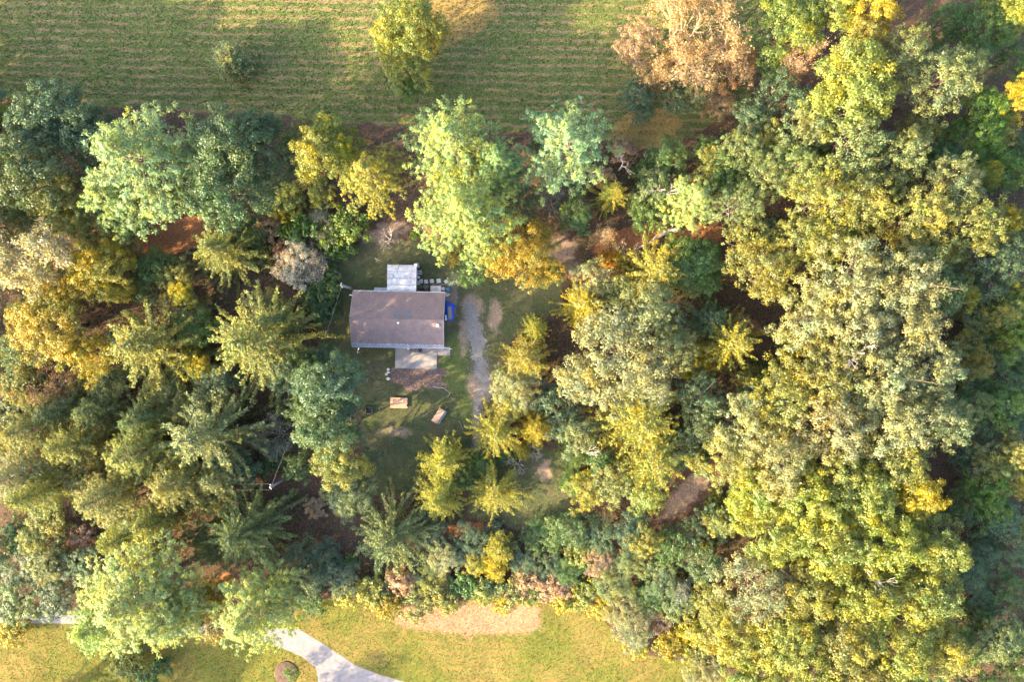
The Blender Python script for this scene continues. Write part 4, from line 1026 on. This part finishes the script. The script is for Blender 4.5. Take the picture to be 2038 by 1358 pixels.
south, ang, ln = slope(-1); north, _, _ = slope(1)
cap = MB(); k = 0
for i in range(42):
    x0 = -W2 + (i + .5) * 2 * W2 / 42
    cap.add([(x0 - .16, -.13, RIDGE + .015), (x0 + .16, -.13, RIDGE + .03), (x0 - .16, 0, RIDGE + .075), (x0 + .16, 0, RIDGE + .09), (x0 - .16, .13, RIDGE + .015), (x0 + .16, .13, RIDGE + .03)], [(0, 1, 3, 2), (2, 3, 5, 4)])
cap.build("ridge_cap", M['shingle'], house)
st = MB(); st.box((0, -ln + .26, .078), (2 * W2 - .05, .50, .012)); st.build("eave_strip", M['eave_strip'], south)
rr = random.Random(9); dots = MB()
for i in range(62):
    if rr.random() < .22: continue
    dots.box((-W2 + .3 + i * .197 + rr.uniform(-.04, .04), -ln + .50 + rr.uniform(-.015, .015), .095), (rr.uniform(.05, .13), .035, .02))
for i in range(30):
    dots.box((rr.uniform(-3, 4.5), -ln + .27 + rr.uniform(-.05, .05), .095), (rr.uniform(.04, .1), .03, .02))
tag(dots.build("strip_clips", M['white'], south), kind="stuff")
for (a0, a1, b0, b1) in [(.55, 1.35, -1.9, -.55), (-.95 + .0, .0, -1.95, -.5)]:
    # grey repairs on the rear slope (its local x runs the other way)
    pt = MB(); pt.box((-(a0 + a1) / 2 - .9 + .35, -ln - (b0 + b1) / 2 - .0 - 2.2 + 2.2 - 0.15, .068), (a1 - a0, b1 - b0, .012)); o = pt.build("roof_patch", M['shingle_patch'], north)
    o.location = (.0, 2.45, 0)
def vent(px, py, rad, hgt):
    yl = P(px, py, 4.2) - HC; yl.rotate(Euler((0, 0, -HR)))
    v = MB(); z0 = RIDGE - abs(yl.y) * math.tan(ang) - .05
    v.lathe([(rad * .55, 0), (rad * .55, hgt), (rad, hgt), (rad * 1.02, hgt + .05), (rad * .75, hgt + .13), (rad * .2, hgt + .17)], (yl.x, yl.y, z0), 18)
    o = v.build("roof_vent", M['white'], house, smooth=False); return o
vent(793, 643, .15, .28); vent(871, 648, .24, .30)
gut = MB()
for s in (-1, 1):
    g = MB(); g.box((0, s * (D2 + .06), EAVE - .03), (2 * W2, .11, .11)); g.build("gutter", M['gutter'], house)
for (p0, p1, z) in [((703, 587), (696, 587), 2.5), ((714, 693), (711, 702), 2.0), ((884, 692), (898, 695), 2.2)]:
    a = P(*p0, z) - HC; b = P(*p1, z - .5) - HC
    d = MB(); d.tube([a, b, b + Vector((0, 0, -1.2))], .05, 6); o = d.build("downspout", M['white'], house); o.rotation_euler = (0, 0, -HR)
for s in (-1, 1):
    for t in (-1, 1):
        f = MB(); aa = Vector((s * (W2 + .02), t * D2, EAVE + .0)); bb = Vector((s * (W2 + .02), 0, RIDGE))
        f.add([aa + Vector((0, 0, -.16)), bb + Vector((0, 0, -.16)), bb + Vector((0, 0, .03)), aa + Vector((0, 0, .03)), aa + Vector((-s * .05, 0, -.16)), bb + Vector((-s * .05, 0, -.16)), bb + Vector((-s * .05, 0, .03)), aa + Vector((-s * .05, 0, .03))],
              [(0, 1, 2, 3), (7, 6, 5, 4), (0, 4, 5, 1), (3, 2, 6, 7)])
        f.build("fascia_board", M['white'], house)
def window(x, y, nrm, w=1.0, h=1.1, z=1.55):
    o = MB()
    if nrm[0] == 0:
        fr = MB().box((x, y + nrm[1] * .09, z), (w + .16, .06, h + .16)).build("window", M['white'], house)
        MB().box((x, y + nrm[1] * .125, z + h / 4 + .02), (w - .04, .02, h / 2 - .06)).build("pane", M['glass'], fr); MB().box((x, y + nrm[1] * .125, z - h / 4 - .02), (w - .04, .02, h / 2 - .06)).build("pane", M['glass'], fr)
    else:
        fr = MB().box((x + nrm[0] * .03, y, z), (.06, w + .16, h + .16)).build("window", M['white'], house)
        MB().box((x + nrm[0] * .065, y, z + h / 4 + .02), (.02, w - .04, h / 2 - .06)).build("pane", M['glass'], fr); MB().box((x + nrm[0] * .065, y, z - h / 4 - .02), (.02, w - .04, h / 2 - .06)).build("pane", M['glass'], fr)
for x_ in (-4.4, -2.2, 4.3): window(x_, -wy, (0, -1))
for x_ in (-4.8, -3.0, 4.6): window(x_, wy, (0, 1))
window(-wx, -1.2, (-1, 0)); window(-wx, 1.4, (-1, 0)); window(wx, 1.0, (1, 0)); window(wx, -1.6, (1, 0))
dr = MB().box((2.6, -wy - .10, 1.15), (.95, .07, 2.05)).build("front_door", M['door'], house); MB().lathe([(.02, 0), (.045, .02), (.02, .05)], (2.95, -wy - .16, 1.1), 8).build("handle", M['metal'], dr)

rl = np.random.default_rng(14); nq = 260
lx, ly = rl.uniform(-W2 + .1, W2 - .1, nq), rl.uniform(-ln + .1, -.15, nq)
for sl, sd_ in ((south, 0), (north, 1)):
    q = slice(sd_ * nq // 2, (sd_ + 1) * nq // 2); m2 = nq // 2; Lq = rl.uniform(.05, .13, m2)
    pal = np.array([(.34, .22, .10), (.20, .13, .08), (.42, .34, .14), (.45, .42, .38)])
    me = mesh_np("roof_leaves", leaf_quads(np.stack([lx[q], ly[q], np.full(m2, .088)], -1), unit(UP + rl.normal(size=(m2, 3)) * .15), rl.normal(size=(m2, 3)), Lq, Lq * .7, .02).reshape(-1, 3), np.arange(m2 * 4).reshape(-1, 4), {'gc': ('FACE', 'FLOAT_COLOR', np.concatenate([pal[rl.integers(0, 4, m2)], np.ones((m2, 1))], 1))})
    tag(link("roof_leaves", me, M['stone_vc'], sl), kind="stuff")
# flat roofed addition behind the house
ac = P(799.5, 554, 2.5); add = empty("rear_addition", (ac.x, ac.y, 0), HR)
tag(add, "boxy addition with wrinkled white flat roof behind the house", "addition")
aw, ad = 2.02, 1.86
MB().box((0, -.05, 1.15), (aw * 2 - .3, ad * 2 - .35, 2.4)).build("wall", M['siding'], add)
rr = np.random.default_rng(8)
rows = 4; rh = 2 * ad / rows
for i in range(rows):
    y0 = ad - rh * (i + 1); nxn, nyn = 40, 12
    X, Y = np.meshgrid(np.linspace(-aw, aw, nxn), np.linspace(y0 - .03, y0 + rh, nyn))
    Zr = 2.47 + i * .006 + .022 * lump(X, Y * 1.0, 31 + i, .9) + .016 * np.maximum(0, lump(X * 2.2 + Y, Y * .5, 61 + i, .5)) - .02 * (Y + ad) / (2 * ad) * -1
    id_ = np.arange(nxn * nyn).reshape(nyn, nxn)
    F = np.stack([id_[:-1, :-1], id_[:-1, 1:], id_[1:, 1:], id_[1:, :-1]], -1).reshape(-1, 4)
    V = np.stack([X, Y, Zr], -1).reshape(-1, 3)
    edge = list(id_[0]);   # hem folded down so the strip has thickness
    me = mesh_np("roof_strip", np.concatenate([V, V[id_[0]] - np.array([0, .004, .035])]), np.concatenate([F, np.stack([id_[0][1:], id_[0][:-1], np.arange(nxn - 1) + nxn * nyn, np.arange(1, nxn) + nxn * nyn], -1)]), smooth=False)
    link("roof_strip", me, M['membrane'], add)
for i in range(1, rows):
    MB().tube([(-aw + .05 + q * (2 * aw - .1) / 8, ad - rh * i + .02 * math.sin(q * 2.1 + i), 2.515 + .012 * math.sin(q * 3 + i)) for q in range(9)], .022, 5).build("roof_seam", M['oldwood'], add)
for i in range(9):
    x0, y0 = rr.uniform(-1.5, 1.5), rr.uniform(-1.0, 1.3); dx_, dy_ = rr.uniform(-.25, .35), rr.uniform(.4, .9)
    MB().tube([(x0, y0, 2.49), (x0 + dx_ * .5 + .04, y0 + dy_ * .5, 2.525), (x0 + dx_, y0 + dy_, 2.49)], [.02, .04, .02], 5).build("roof_wrinkle", M['membrane'], add)
MB().box((0, 0, 2.37), (aw * 2, ad * 2, .12)).build("roof_deck", M['white'], add)
MB().box((.1, ad - .16, 2.53), (aw * 2 - .7, .06, .05), rz=-.03).build("batten", M['oldwood'], add)
for bx_, by_, bw in [(-1.45, -ad + .12, .55), (.1, -ad + .1, 1.1), (1.0, -ad + .32, .3)]:
    MB().box((bx_, by_, 2.515), (bw, .07, .03), rz=rr.uniform(-.1, .1)).build("tar_patch", M['oldwood'], add)
MB().box((aw - .1, ad + .05, 1.28), (.45, .38, 2.56), bev=.02).build("chimney_box", M['stone'], add)
hc = P(757, 577, .9)
h_ = empty("cellar_hatch", (hc.x, hc.y, 0), HR); tag(h_, "grey sloping cellar hatch against the rear wall", "hatch")
MB().add([(-.95, -.4, 0), (.95, -.4, 0), (.95, .35, 0), (-.95, .35, 0), (-.95, -.4, 1.0), (.95, -.4, 1.0), (.95, .35, .75), (-.85, .35, .75)], [(3, 2, 1, 0), (4, 5, 6, 7), (0, 1, 5, 4), (1, 2, 6, 5), (2, 3, 7, 6), (3, 0, 4, 7)]).build("hatch_lid", M['metal'], h_)
MB().box((.2, 0, .915), (.04, .76, .03), rx=-.32).build("seam_strip", M['metal'], h_)

# ------------------------------------------------------------------ patio and yard things
def slab(name, pts, z, mat, label, kind="structure"):
    V = [P(x, y).xy for x, y in pts]; n = len(V); mb = MB()
    mb.add([(*v, -.1) for v in V] + [(*v, z) for v in V], [tuple(range(n, 2 * n))] + [(i, (i + 1) % n, n + (i + 1) % n, n + i) for i in range(n)])
    o = mb.build(name, mat); tag(o, label, kind=kind); return o
slab("patio", [(786.5, 733), (869.5, 735), (870, 690), (787, 689)][::-1][::-1], .11, M['concrete'], "grey concrete patio slab in front of the house")
slab("side_slab", [(870.5, 708), (896, 708), (896, 691), (870.5, 691)], .07, M['concrete'], "small concrete slab beside the patio")
# doorstep of three boards with a white jug
ds = empty("doorstep", P(829, 693, 0), HR); tag(ds, "brown wooden doorstep of wide boards on the patio", "step")
for i in range(3): MB().box((0, -.36 + i * .30 - .1, .24), (1.75, .27, .05)).build("board", M['mulch'], ds)
for s in (-1, 1): MB().box((s * .8, -.1, .165), (.08, .9, .095)).build("bearer", M['oldwood'], ds)
MB().box((.55, -.25, .29), (.5, .62, .04), rz=.05).build("door_mat", M['black'], ds)
jug = empty("water_jug", P(814, 694, 0)); tag(jug, "white plastic jug beside the doorstep", "jug")
jug.location.z = .11
MB().lathe([(.10, 0), (.13, .03), (.13, .22), (.06, .3), (.04, .34)], n=12).build("body", M['white'], jug); MB().lathe([(.045, .34), (.045, .38)], n=10).build("cap", M['red'], jug)
hose = MB(); pts = [P(px, py, .13) for px, py in [(838, 702), (845, 703), (852, 701), (858, 697), (864, 695), (872, 694)]]
hose.tube(pts, .03, 6); tag(hose.build("garden_hose", M['rubber']), "black hose trailing from the doorstep across the patio", "hose")

# dead leaves and chips in the bed below the patio
rb = np.random.default_rng(21); n = 5200
s_ = CAM_H / FPX; px = rb.uniform(772, 898, n * 3); py = rb.uniform(728, 782, n * 3); xx = (px - CX) * s_; yy = -(py - CY) * s_
kk = sdf_poly(xx, yy, MULCH) > rb.uniform(-.25, .2, len(xx)); xx, yy = xx[kk][:n], yy[kk][:n]; n = len(xx)
pp = np.stack([xx, yy, ground_z(xx, yy) + rb.uniform(.01, .09, n) + .05 * lump(xx, yy, 4, 1.5).clip(0)], -1)
nn = unit(UP + rb.normal(size=(n, 3)) * .5); L = rb.uniform(.07, .2, n)
lv = rb.random(n)
me = mesh_np("bed_litter", leaf_quads(pp, nn, rb.normal(size=(n, 3)), L, L * .6).reshape(-1, 3), np.arange(n * 4).reshape(-1, 4),
             {'gc': ('FACE', 'FLOAT_COLOR', np.concatenate([np.array([.215, .15, .12])[None] * (.35 + 1.1 * lv[:, None] ** 1.3), np.ones((n, 1))], 1))})
tag(link("bed_litter", me, M['stone_vc']), "brown leaf litter and chips spread below the patio", "leaf litter", kind="stuff")
def rock(name, px, py, sx_, sy_, sz_, mat, label, cat, seed, rz=0):
    r = np.random.default_rng(seed); mb = MB()
    mb.lathe([(.35, 0), (.5, .15), (.48, .6), (.3, .92), (.08, 1.0)], n=9)
    mb.v = [(x * sx_ * (1 + r.uniform(-.15, .15)), y * sy_ * (1 + r.uniform(-.15, .15)), z * sz_ * (1 + r.uniform(-.1, .1)) - .02) for x, y, z in mb.v]
    o = mb.build(name, mat, loc=P(px, py), rz=rz); tag(o, label, cat); return o
for i, (px, py, a, b) in enumerate([(773, 735, .5, .4), (773, 741, .45, .35), (769, 745, .4, .42), (773, 754, .6, .45)]):
    o = rock("edging_stone", px, py, a, b, .22, M['stone'], f"pale block at the litter bed end, {RANK[i]} the patio", "stone", 70 + i); o["group"] = "pale blocks at the end of the litter bed"
def stick(name, pts, rad, mat, label, cat, twigs=(), z=.05):
    mb = MB(); P3 = [P(x, y, z + .03 * (i % 2)) for i, (x, y) in enumerate(pts)]
    mb.tube(P3, [rad * (1 - .6 * i / (len(P3) - 1)) for i in range(len(P3))], 6)
    o = mb.build(name, mat)
    for tw in twigs:
        T3 = [P(x, y, z + .03) for x, y in tw]; MB().tube(T3, [rad * .45, rad * .2] if len(T3) == 2 else [rad * .45] * (len(T3) - 1) + [rad * .15], 5).build("twig", mat, o)
    tag(o, label, cat); return o
stick("fallen_branch", [(862, 770), (872, 772), (884, 773), (890, 778), (895, 783), (893, 788), (889, 791)], .045, M['stone'], "curved white branch lying beyond the litter bed", "branch", [[(884, 773), (888, 771)], [(895, 783), (898, 782)]])
stick("garden_stake", [(843, 775), (832, 785), (815, 800)], .025, M['wood'], "long thin stake lying on the grass by the platform", "stake")
stick("fallen_twig", [(744, 776), (756, 774), (766, 768)], .03, M['bare'], "thin twig lying in the shaded grass", "twig")
stick("fallen_stick", [(914, 838), (918, 848), (921, 856)], .03, M['bare'], "short dark stick on the grass by the drive", "stick")

# low wooden platform
pf = empty("wooden_platform", P(794, 802), math.radians(-2)); tag(pf, "low pinkish wooden platform of boards on the lawn", "platform")
rr = random.Random(2)
for i in range(5):
    MB().box((rr.uniform(-.05, .05), -.6 + i * .3, .28), (2.42 + rr.uniform(-.06, .03), .285, .05)).build("board", M['wood'], pf)
for s in (-1, 1): MB().box((s * .95, 0, .12), (.12, 1.4, .255)).build("bearer", M['oldwood'], pf)
for i, (px, py) in enumerate([(784, 798), (805, 798), (791, 804)]):
    b = empty("paint_tin", P(px, py)); b.location.z = .306
    MB().lathe([(.07, 0), (.085, .02), (.085, .16), (.06, .17)], n=12).build("tin", M['red' if i != 2 else 'stone'], b); MB().lathe([(.075, .17), (.06, .185)], n=12).build("lid", M['black'], b)
    tag(b, "small dark red tin standing on the wooden platform" if i != 2 else "pale tin standing on the wooden platform", "tin", "dark red tins on the platform" if i != 2 else None)
# picnic table with a blue grey bench
pt = empty("picnic_table", P(873, 827), math.radians(57)); tag(pt, "long slatted wooden table standing askew on the lawn", "table")
for i in range(4): MB().box((0, -.34 + i * .225, .73), (2.15, .205, .05)).build("board", M['wood'], pt)
for s in (-1, 1):
    for t in (-1, 1): MB().tube([(s * .75, t * .4, 0), (s * .75, t * .2, .7)], .045, 4).build("leg", M['oldwood'], pt)
    MB().box((s * .75, 0, .665), (.09, .8, .08)).build("cross_bar", M['oldwood'], pt)
bn = empty("garden_bench", P(880, 830), math.radians(57)); tag(bn, "narrow blue grey bench alongside the slatted table", "bench")
for i in range(2): MB().box((0, -.12 + i * .2, .45), (2.1, .18, .04)).build("board", M['bluegrey'], bn)
for s in (-1, 1): MB().box((s * .8, -.02, .215), (.08, .34, .43)).build("leg", M['bluegrey'], bn)
# fire pit with stones
fp = empty("fire_pit", P(735, 817)); tag(fp, "square black fire pit with pale rim studs on the lawn", "fire pit")
for a in range(4):
    c_, s2 = math.cos(a * math.pi / 2), math.sin(a * math.pi / 2)
    MB().box((.42 * c_, .42 * s2, .19), (.05 if c_ else .9, .9 if c_ else .05, .38) if abs(c_) > .5 else (.8, .05, .38)).build("side_panel", M['black'], fp)
MB().box((0, 0, .05), (.8, .8, .06)).build("ash_tray", M['black'], fp)
for i in range(10):
    a = i / 10 * 6.283; q = max(abs(math.cos(a)), abs(math.sin(a))); MB().lathe([(.05, 0), (.05, .03), (.02, .05)], (.44 * math.cos(a) / q, .44 * math.sin(a) / q, .38), 8).build("rim_stud", M['stone'], fp)
rc = empty("fuel_can", P(718, 833)); tag(rc, "small red can in the shade by the dark shrubs", "can")
MB().box((0, 0, .2), (.34, .24, .4), bev=.05).build("body", M['red'], rc); MB().tube([(.08, 0, .38), (.08, 0, .46), (.2, 0, .5)], .03, 6).build("spout", M['black'], rc)

# blue tarp heap with a framed tray on it
tp = empty("tarp_heap", P(894, 622)); tag(tp, "bright blue tarp heaped against the house end", "tarp")
outl = [(886, 598), (893, 601), (902, 604), (908, 611), (903, 617), (905, 630), (900, 640), (893, 637), (886, 638)]
r = np.random.default_rng(5); nx_, ny_ = 46, 64
X, Y = np.meshgrid(np.linspace(-.75, 1.15, nx_), np.linspace(-1.4, 1.85, ny_))
c0 = P(894, 622); op = [((P(x, y) - c0).x, (P(x, y) - c0).y) for x, y in outl]
sd = sdf_poly(X, Y, op)
Zt = np.clip(sd / .35, 0, 1) ** .6 * (.34 + .10 * lump(X, Y, 12, .9) + .06 * lump(X, Y, 13, .35)) + .02 * lump(X * 3, Y, 14, .5)
idg = np.arange(nx_ * ny_).reshape(ny_, nx_); okv = sd > 0
Fq = np.stack([idg[:-1, :-1], idg[:-1, 1:], idg[1:, 1:], idg[1:, :-1]], -1).reshape(-1, 4)
Fq = Fq[okv.ravel()[Fq].sum(1) >= 3]
link("tarp_sheet", mesh_np("tarp_sheet", np.stack([X, Y, Zt + .01], -1).reshape(-1, 3), Fq, smooth=True), M['tarp'], tp)
tr = empty("wooden_tray", P(896, 623) + Vector((0, 0, .52)), math.radians(2)); tag(tr, "narrow framed wooden tray lying on the blue tarp", "tray")
MB().box((0, 0, 0), (.42, 1.7, .03)).build("base_board", M['oldwood'], tr)
for s in (-1, 1): MB().box((s * .24, 0, .03), (.05, 1.85, .12)).build("side_rail", M['wood'], tr); MB().box((0, s * .87, .03), (.42, .05, .12)).build("end_rail", M['wood'], tr)
wb = empty("foam_block", P(888, 633) + Vector((0, 0, .40)), .05); tag(wb, "white foam block on the corner of the blue tarp", "block")
MB().box((0, 0, .08), (.22, .75, .16), bev=.03).build("block", M['white'], wb); MB().box((0, .1, .172), (.224, .05, .02)).build("strap", M['bluegrey'], wb)

# things along the rear wall
tb = empty("patio_table", P(867.5, 575.5, .7).xy.to_3d(), HR); tag(tb, "speckled pale table with centre hole at the rear wall", "table")
m, nt, n_, l_n, out = new_mat('speckled_top'); tc = N(nt, 'ShaderNodeTexCoord').outputs['Object']
principled(nt, out, mixc(nt, sstep(nt, noise(nt, 9, 4, .7, tc), .50, .62), (.56, .50, .44), (.20, .15, .12)), .6, .3); M['speck'] = m
top = MB()
for (cx_, cy_, w_, d_) in [(-.41, 0, .70, .92), (.41, 0, .70, .92), (0, .27, .12, .38), (0, -.27, .12, .38)]: top.box((cx_, cy_, .72), (w_, d_, .05))
top.build("table_top", M['speck'], tb)
for s in (-1, 1):
    for t in (-1, 1): MB().tube([(s * .65, t * .38, 0), (s * .65, t * .38, .7)], .03, 6).build("leg", M['metal'], tb)
def bucket(name, px, py, rad, hgt, mat, label, cat, lid=None, z=0):
    b = empty(name, P(px, py, hgt).xy.to_3d()); b.location.z = z
    MB().lathe([(rad * .8, 0), (rad, hgt), (rad * 1.06, hgt), (rad * 1.06, hgt + .03), (rad * .93, hgt + .03), (rad * .78, hgt * .15)], n=20).build("body", mat, b, smooth=False)
    if lid: MB().lathe([(rad * 1.1, hgt + .03), (rad * 1.12, hgt + .06), (rad * .8, hgt + .14), (rad * .25, hgt + .18)], n=20).build("lid", lid, b); MB().tube([(-.08, 0, hgt + .17), (-.05, 0, hgt + .23), (.05, 0, hgt + .23), (.08, 0, hgt + .17)], .015, 5).build("lid_handle", M['metal'], b)
    tag(b, label, cat); return b
bucket("lidded_drum", 892.5, 576, .36, .85, M['teal'], "dark teal drum with domed lid at the house corner", "drum", M['teal'])
bucket("grey_bin", 883, 575, .27, .6, M['metal'], "grey metal bin between the table and teal drum", "bin", M['metal'])
bucket("white_bucket", 833, 552, .17, .38, M['white'], "white bucket beside the addition wall", "bucket", M['white'])
for i, (px, py, rd_, mt, lb) in enumerate([(837, 571, .28, 'green_pot', "wide mossy pot at the corner of the addition"), (846, 571, .22, 'stone', "pale square planter at the rear wall"), (851, 571, .18, 'stone', "small pale planter next to the speckled table"), (849, 578, .2, 'teal', "small teal pot against the rear wall")]):
    b = bucket("plant_pot", px, py, rd_, .35, M[mt], lb, "pot")
    MB().lathe([(rd_ * .9, .27), (rd_ * .3, .31)], n=14).build("soil", M['mulch'], b)
# garden chair, black with pale slats
ch = empty("garden_chair", P(837, 543).xy.to_3d(), math.radians(15)); tag(ch, "black and white slatted chair by the addition wall", "chair")
for i in range(5): MB().box((0, -.22 + i * .11, .43), (.5, .07, .025)).build("seat_slat", M['black' if i % 2 else 'white'], ch)
for i in range(4): MB().box((-.27 - .03 * i, 0, .5 + i * .12), (.03, .5, .09)).build("back_slat", M['black' if i % 2 == 0 else 'white'], ch)
for s in (-1, 1):
    for t in (-1, 1): MB().tube([(s * .22, t * .22, 0), (s * .2, t * .2, .42)], .02, 5).build("leg", M['black'], ch)
    MB().tube([(-.26, s * .25, .4), (-.38, s * .25, .98)], .02, 5).build("back_post", M['black'], ch)
# stepping stones
ORD = ['first', 'second', 'third', 'fourth', 'fifth', 'sixth', 'seventh']
for i, (px, py, a, b_, rz_) in enumerate([(832.5, 563, .5, .6, .1), (838, 560, .5, .55, 0), (848, 560.5, .55, .55, .05), (859.5, 559.5, .55, .55, 0), (873, 559, .58, .62, -.05), (888, 560.5, .55, .5, .3), (898.5, 564.5, .5, .5, .7)]):
    mb = MB(); mb.box((0, 0, .02), (a, b_, .09), bev=.015); o = mb.build("stepping_stone", M['stone'], loc=P(px, py), rz=rz_ + .04 * i)
    tag(o, f"square stepping stone behind the house, {ORD[i]} from the addition", "stepping stone", "stepping stones behind the house")
brd = MB().box((0, 0, .05), (2.1, .28, .05)).build("ground_board", M['mulch'], loc=P(874, 566.5), rz=-.03); tag(brd, "rusty brown board on the ground behind the speckled table", "board")
for i, (px, py) in enumerate([(888, 584), (893, 586), (890, 588)]):
    o = rock("corner_rock", px, py, .45, .4, .3, M['stone'], f"rough grey rock at the house corner, {RANK[i]} the drum", "rock", 90 + i); o["group"] = "grey rocks at the house corner"
rock("tree_stump", 666, 541, .7, .5, .35, M['bare'], "pale jagged stump at the yard corner", "stump", 95)
stick("stump_debris", [(658, 541), (666, 539), (678, 546)], .09, M['bare'], "pale broken branch lying across the stump", "branch", [[(666, 539), (670, 534)], [(662, 540), (664, 546)]], z=.32)
stick("brush_pile", [(746, 514), (752, 518), (758, 519)], .06, M['bare'], "small heap of pale sticks on the back lawn", "sticks", [[(748, 516), (755, 513)], [(750, 520), (757, 516)], [(747, 518), (752, 522)]])

# ------------------------------------------------------------------ poles and wires
def pole(px, py, h, tilt, label):
    b = P(px, py); o = empty("utility_pole", b); tag(o, label, "pole")
    top = Vector((tilt[0], tilt[1], h))
    MB().tube([(0, 0, -.4), top * .5, top], [.22, .20, .17], 10).build("pole_shaft", M['pole'], o, smooth=True)
    MB().box(top + Vector((0, 0, -.35)), (.12, .7, .12), rz=.2).build("cross_arm", M['pole'], o)
    for s in (-.28, 0, .28):
        MB().lathe([(.03, 0), (.06, .05), (.04, .09), (.06, .13), (.02, .17)], top + Vector((-s * .2, s, -.29)), 10).build("insulator", M['white'], o)
    return b + top
t1 = pole(702, 575, 7.0, (0, 0), "grey wooden utility pole at the rear house corner")
t2 = pole(570, 951, 7.0, (0, 0), "grey wooden utility pole among the conifers")
def wire(a, b, sag, rad, label):
    pts = [a.lerp(b, i / 14) - Vector((0, 0, sag * 4 * (i / 14) * (1 - i / 14))) for i in range(15)]
    o = MB().tube(pts, rad, 5).build("overhead_wire", M['pale_wire'], None); tag(o, label, "wire"); return o
M['pale_wire'] = simple('pale_wire', (.22, .22, .24), .5, .1, 3, .4)
wire(t1 + Vector((0, -.1, -.1)), t2 + Vector((.1, .1, -.1)), 1.2, .010, "sagging service wire between the two utility poles")
off = P(-260, 985, 7.5)
wire(t2 + Vector((-.1, .4, -.12)), off + Vector((0, .5, 0)), .8, .008, "upper overhead wire leading into the conifer stand")
wire(t2 + Vector((-.1, -.4, -.12)), off + Vector((0, -.5, 0)), .9, .008, "lower overhead wire leading into the conifer stand")

# ------------------------------------------------------------------ fallen and bare wood in the trees
ft = empty("fallen_tree", P(1320, 465)); tag(ft, "fallen silver tree with torn root end on the orange ground", "fallen tree")
c0 = P(1320, 465)
def rel(px, py, z): return P(px, py, z) - c0
MB().tube([rel(1357, 456, 1.2), rel(1345, 456, 1.1), rel(1330, 460, .9), rel(1312, 468, .6), rel(1295, 481, .4), rel(1270, 494, .35), rel(1240, 508, .3), rel(1220, 518, .25)], [.14, .22, .3, .34, .2, .11, .07, .03], 9).build("trunk", M['bare'], ft, smooth=True)
rr = random.Random(4)
for i in range(16):
    q = rr.uniform(1225, 1345); t = (q - 1220) / 125; yy_ = 518 - 58 * t; a = rel(q, yy_, .5); d = Vector((rr.uniform(-1.5, 1.5), rr.uniform(-2.2, 2.2), rr.uniform(-.2, 1.6)))
    MB().tube([a, a + d * .5 + Vector((0, 0, .1)), a + d], [.05, .035, .01], 5).build("limb", M['bare'], ft)
lg = empty("fallen_log", P(1500, 648)); tag(lg, "brown fallen log lying in the wood", "log")
c0 = P(1500, 648); MB().tube([rel(1472, 630, .35), rel(1500, 648, .3), rel(1528, 668, .25)], [.3, .25, .2], 9).build("log", M['mulch'], lg, smooth=True); MB().tube([rel(1505, 651, .4), rel(1512, 645, .9)], [.08, .04], 6).build("broken_limb", M['mulch'], lg)
for (px, py, z, ln_, lab, sd_) in [(1735, 1142, 14, 4.2, "bare forked snag poking out of the yellow canopy", 1), (1685, 455, 12, 2.4, "bare snag in the gap between olive crowns", 2), (1455, 412, 9, 2.4, "bare snag near the pale yellow green pine", 3), (1325, 385, 7, 2.8, "pale bent dead limb behind the pale pine", 4), (1720, 705, 17, 2.6, "pinkish bare twigs amid the grey green crowns", 5), (1240, 325, 4, 2.4, "grey dead sapling by the hay field corner", 6), (1170, 905, 6, 2.2, "pale broken snag beside the twin star spruces", 7), (845, 445, 4, 2.2, "tan dead limb below the big pine", 8)]:
    o = empty("dead_snag", P(px, py, z).xy.to_3d()); tag(o, lab, "dead tree"); mb = MB(); ends = []; r = np.random.default_rng(sd_)
    MB().tube([(0, 0, -.2), (.1, 0, z * .5), (0, .1, z)], [.16, .12, .07], 6).build("trunk", M['bare'], o)
    for kx in range(3):
        branchy(mb, r, Vector((0, 0, z * .9)), Vector((r.uniform(-1, 1), r.uniform(-1, 1), .5)).normalized(), ln_ * .6, .07, 2, .6, ends, n=4)
    mb.build("branches", M['bare'], o)

# mulch ring with a young tree in the mown lawn
mr = MB(); mr.lathe([(1.72, 0), (1.62, .10), (1.0, .18), (.2, .22)], n=28); rr = random.Random(5); mr.v = [(x * rr.uniform(.96, 1.04), y * rr.uniform(.96, 1.04), z) for x, y, z in mr.v]
o = mr.build("mulch_ring", M['ring'], loc=P(570, 1341)); tag(o, "round brown mulch ring in the mown lawn", kind="structure")
yt = plant('k', 578, 1343, 17, 2.6, 'gr', 'planted in the round mulch ring')
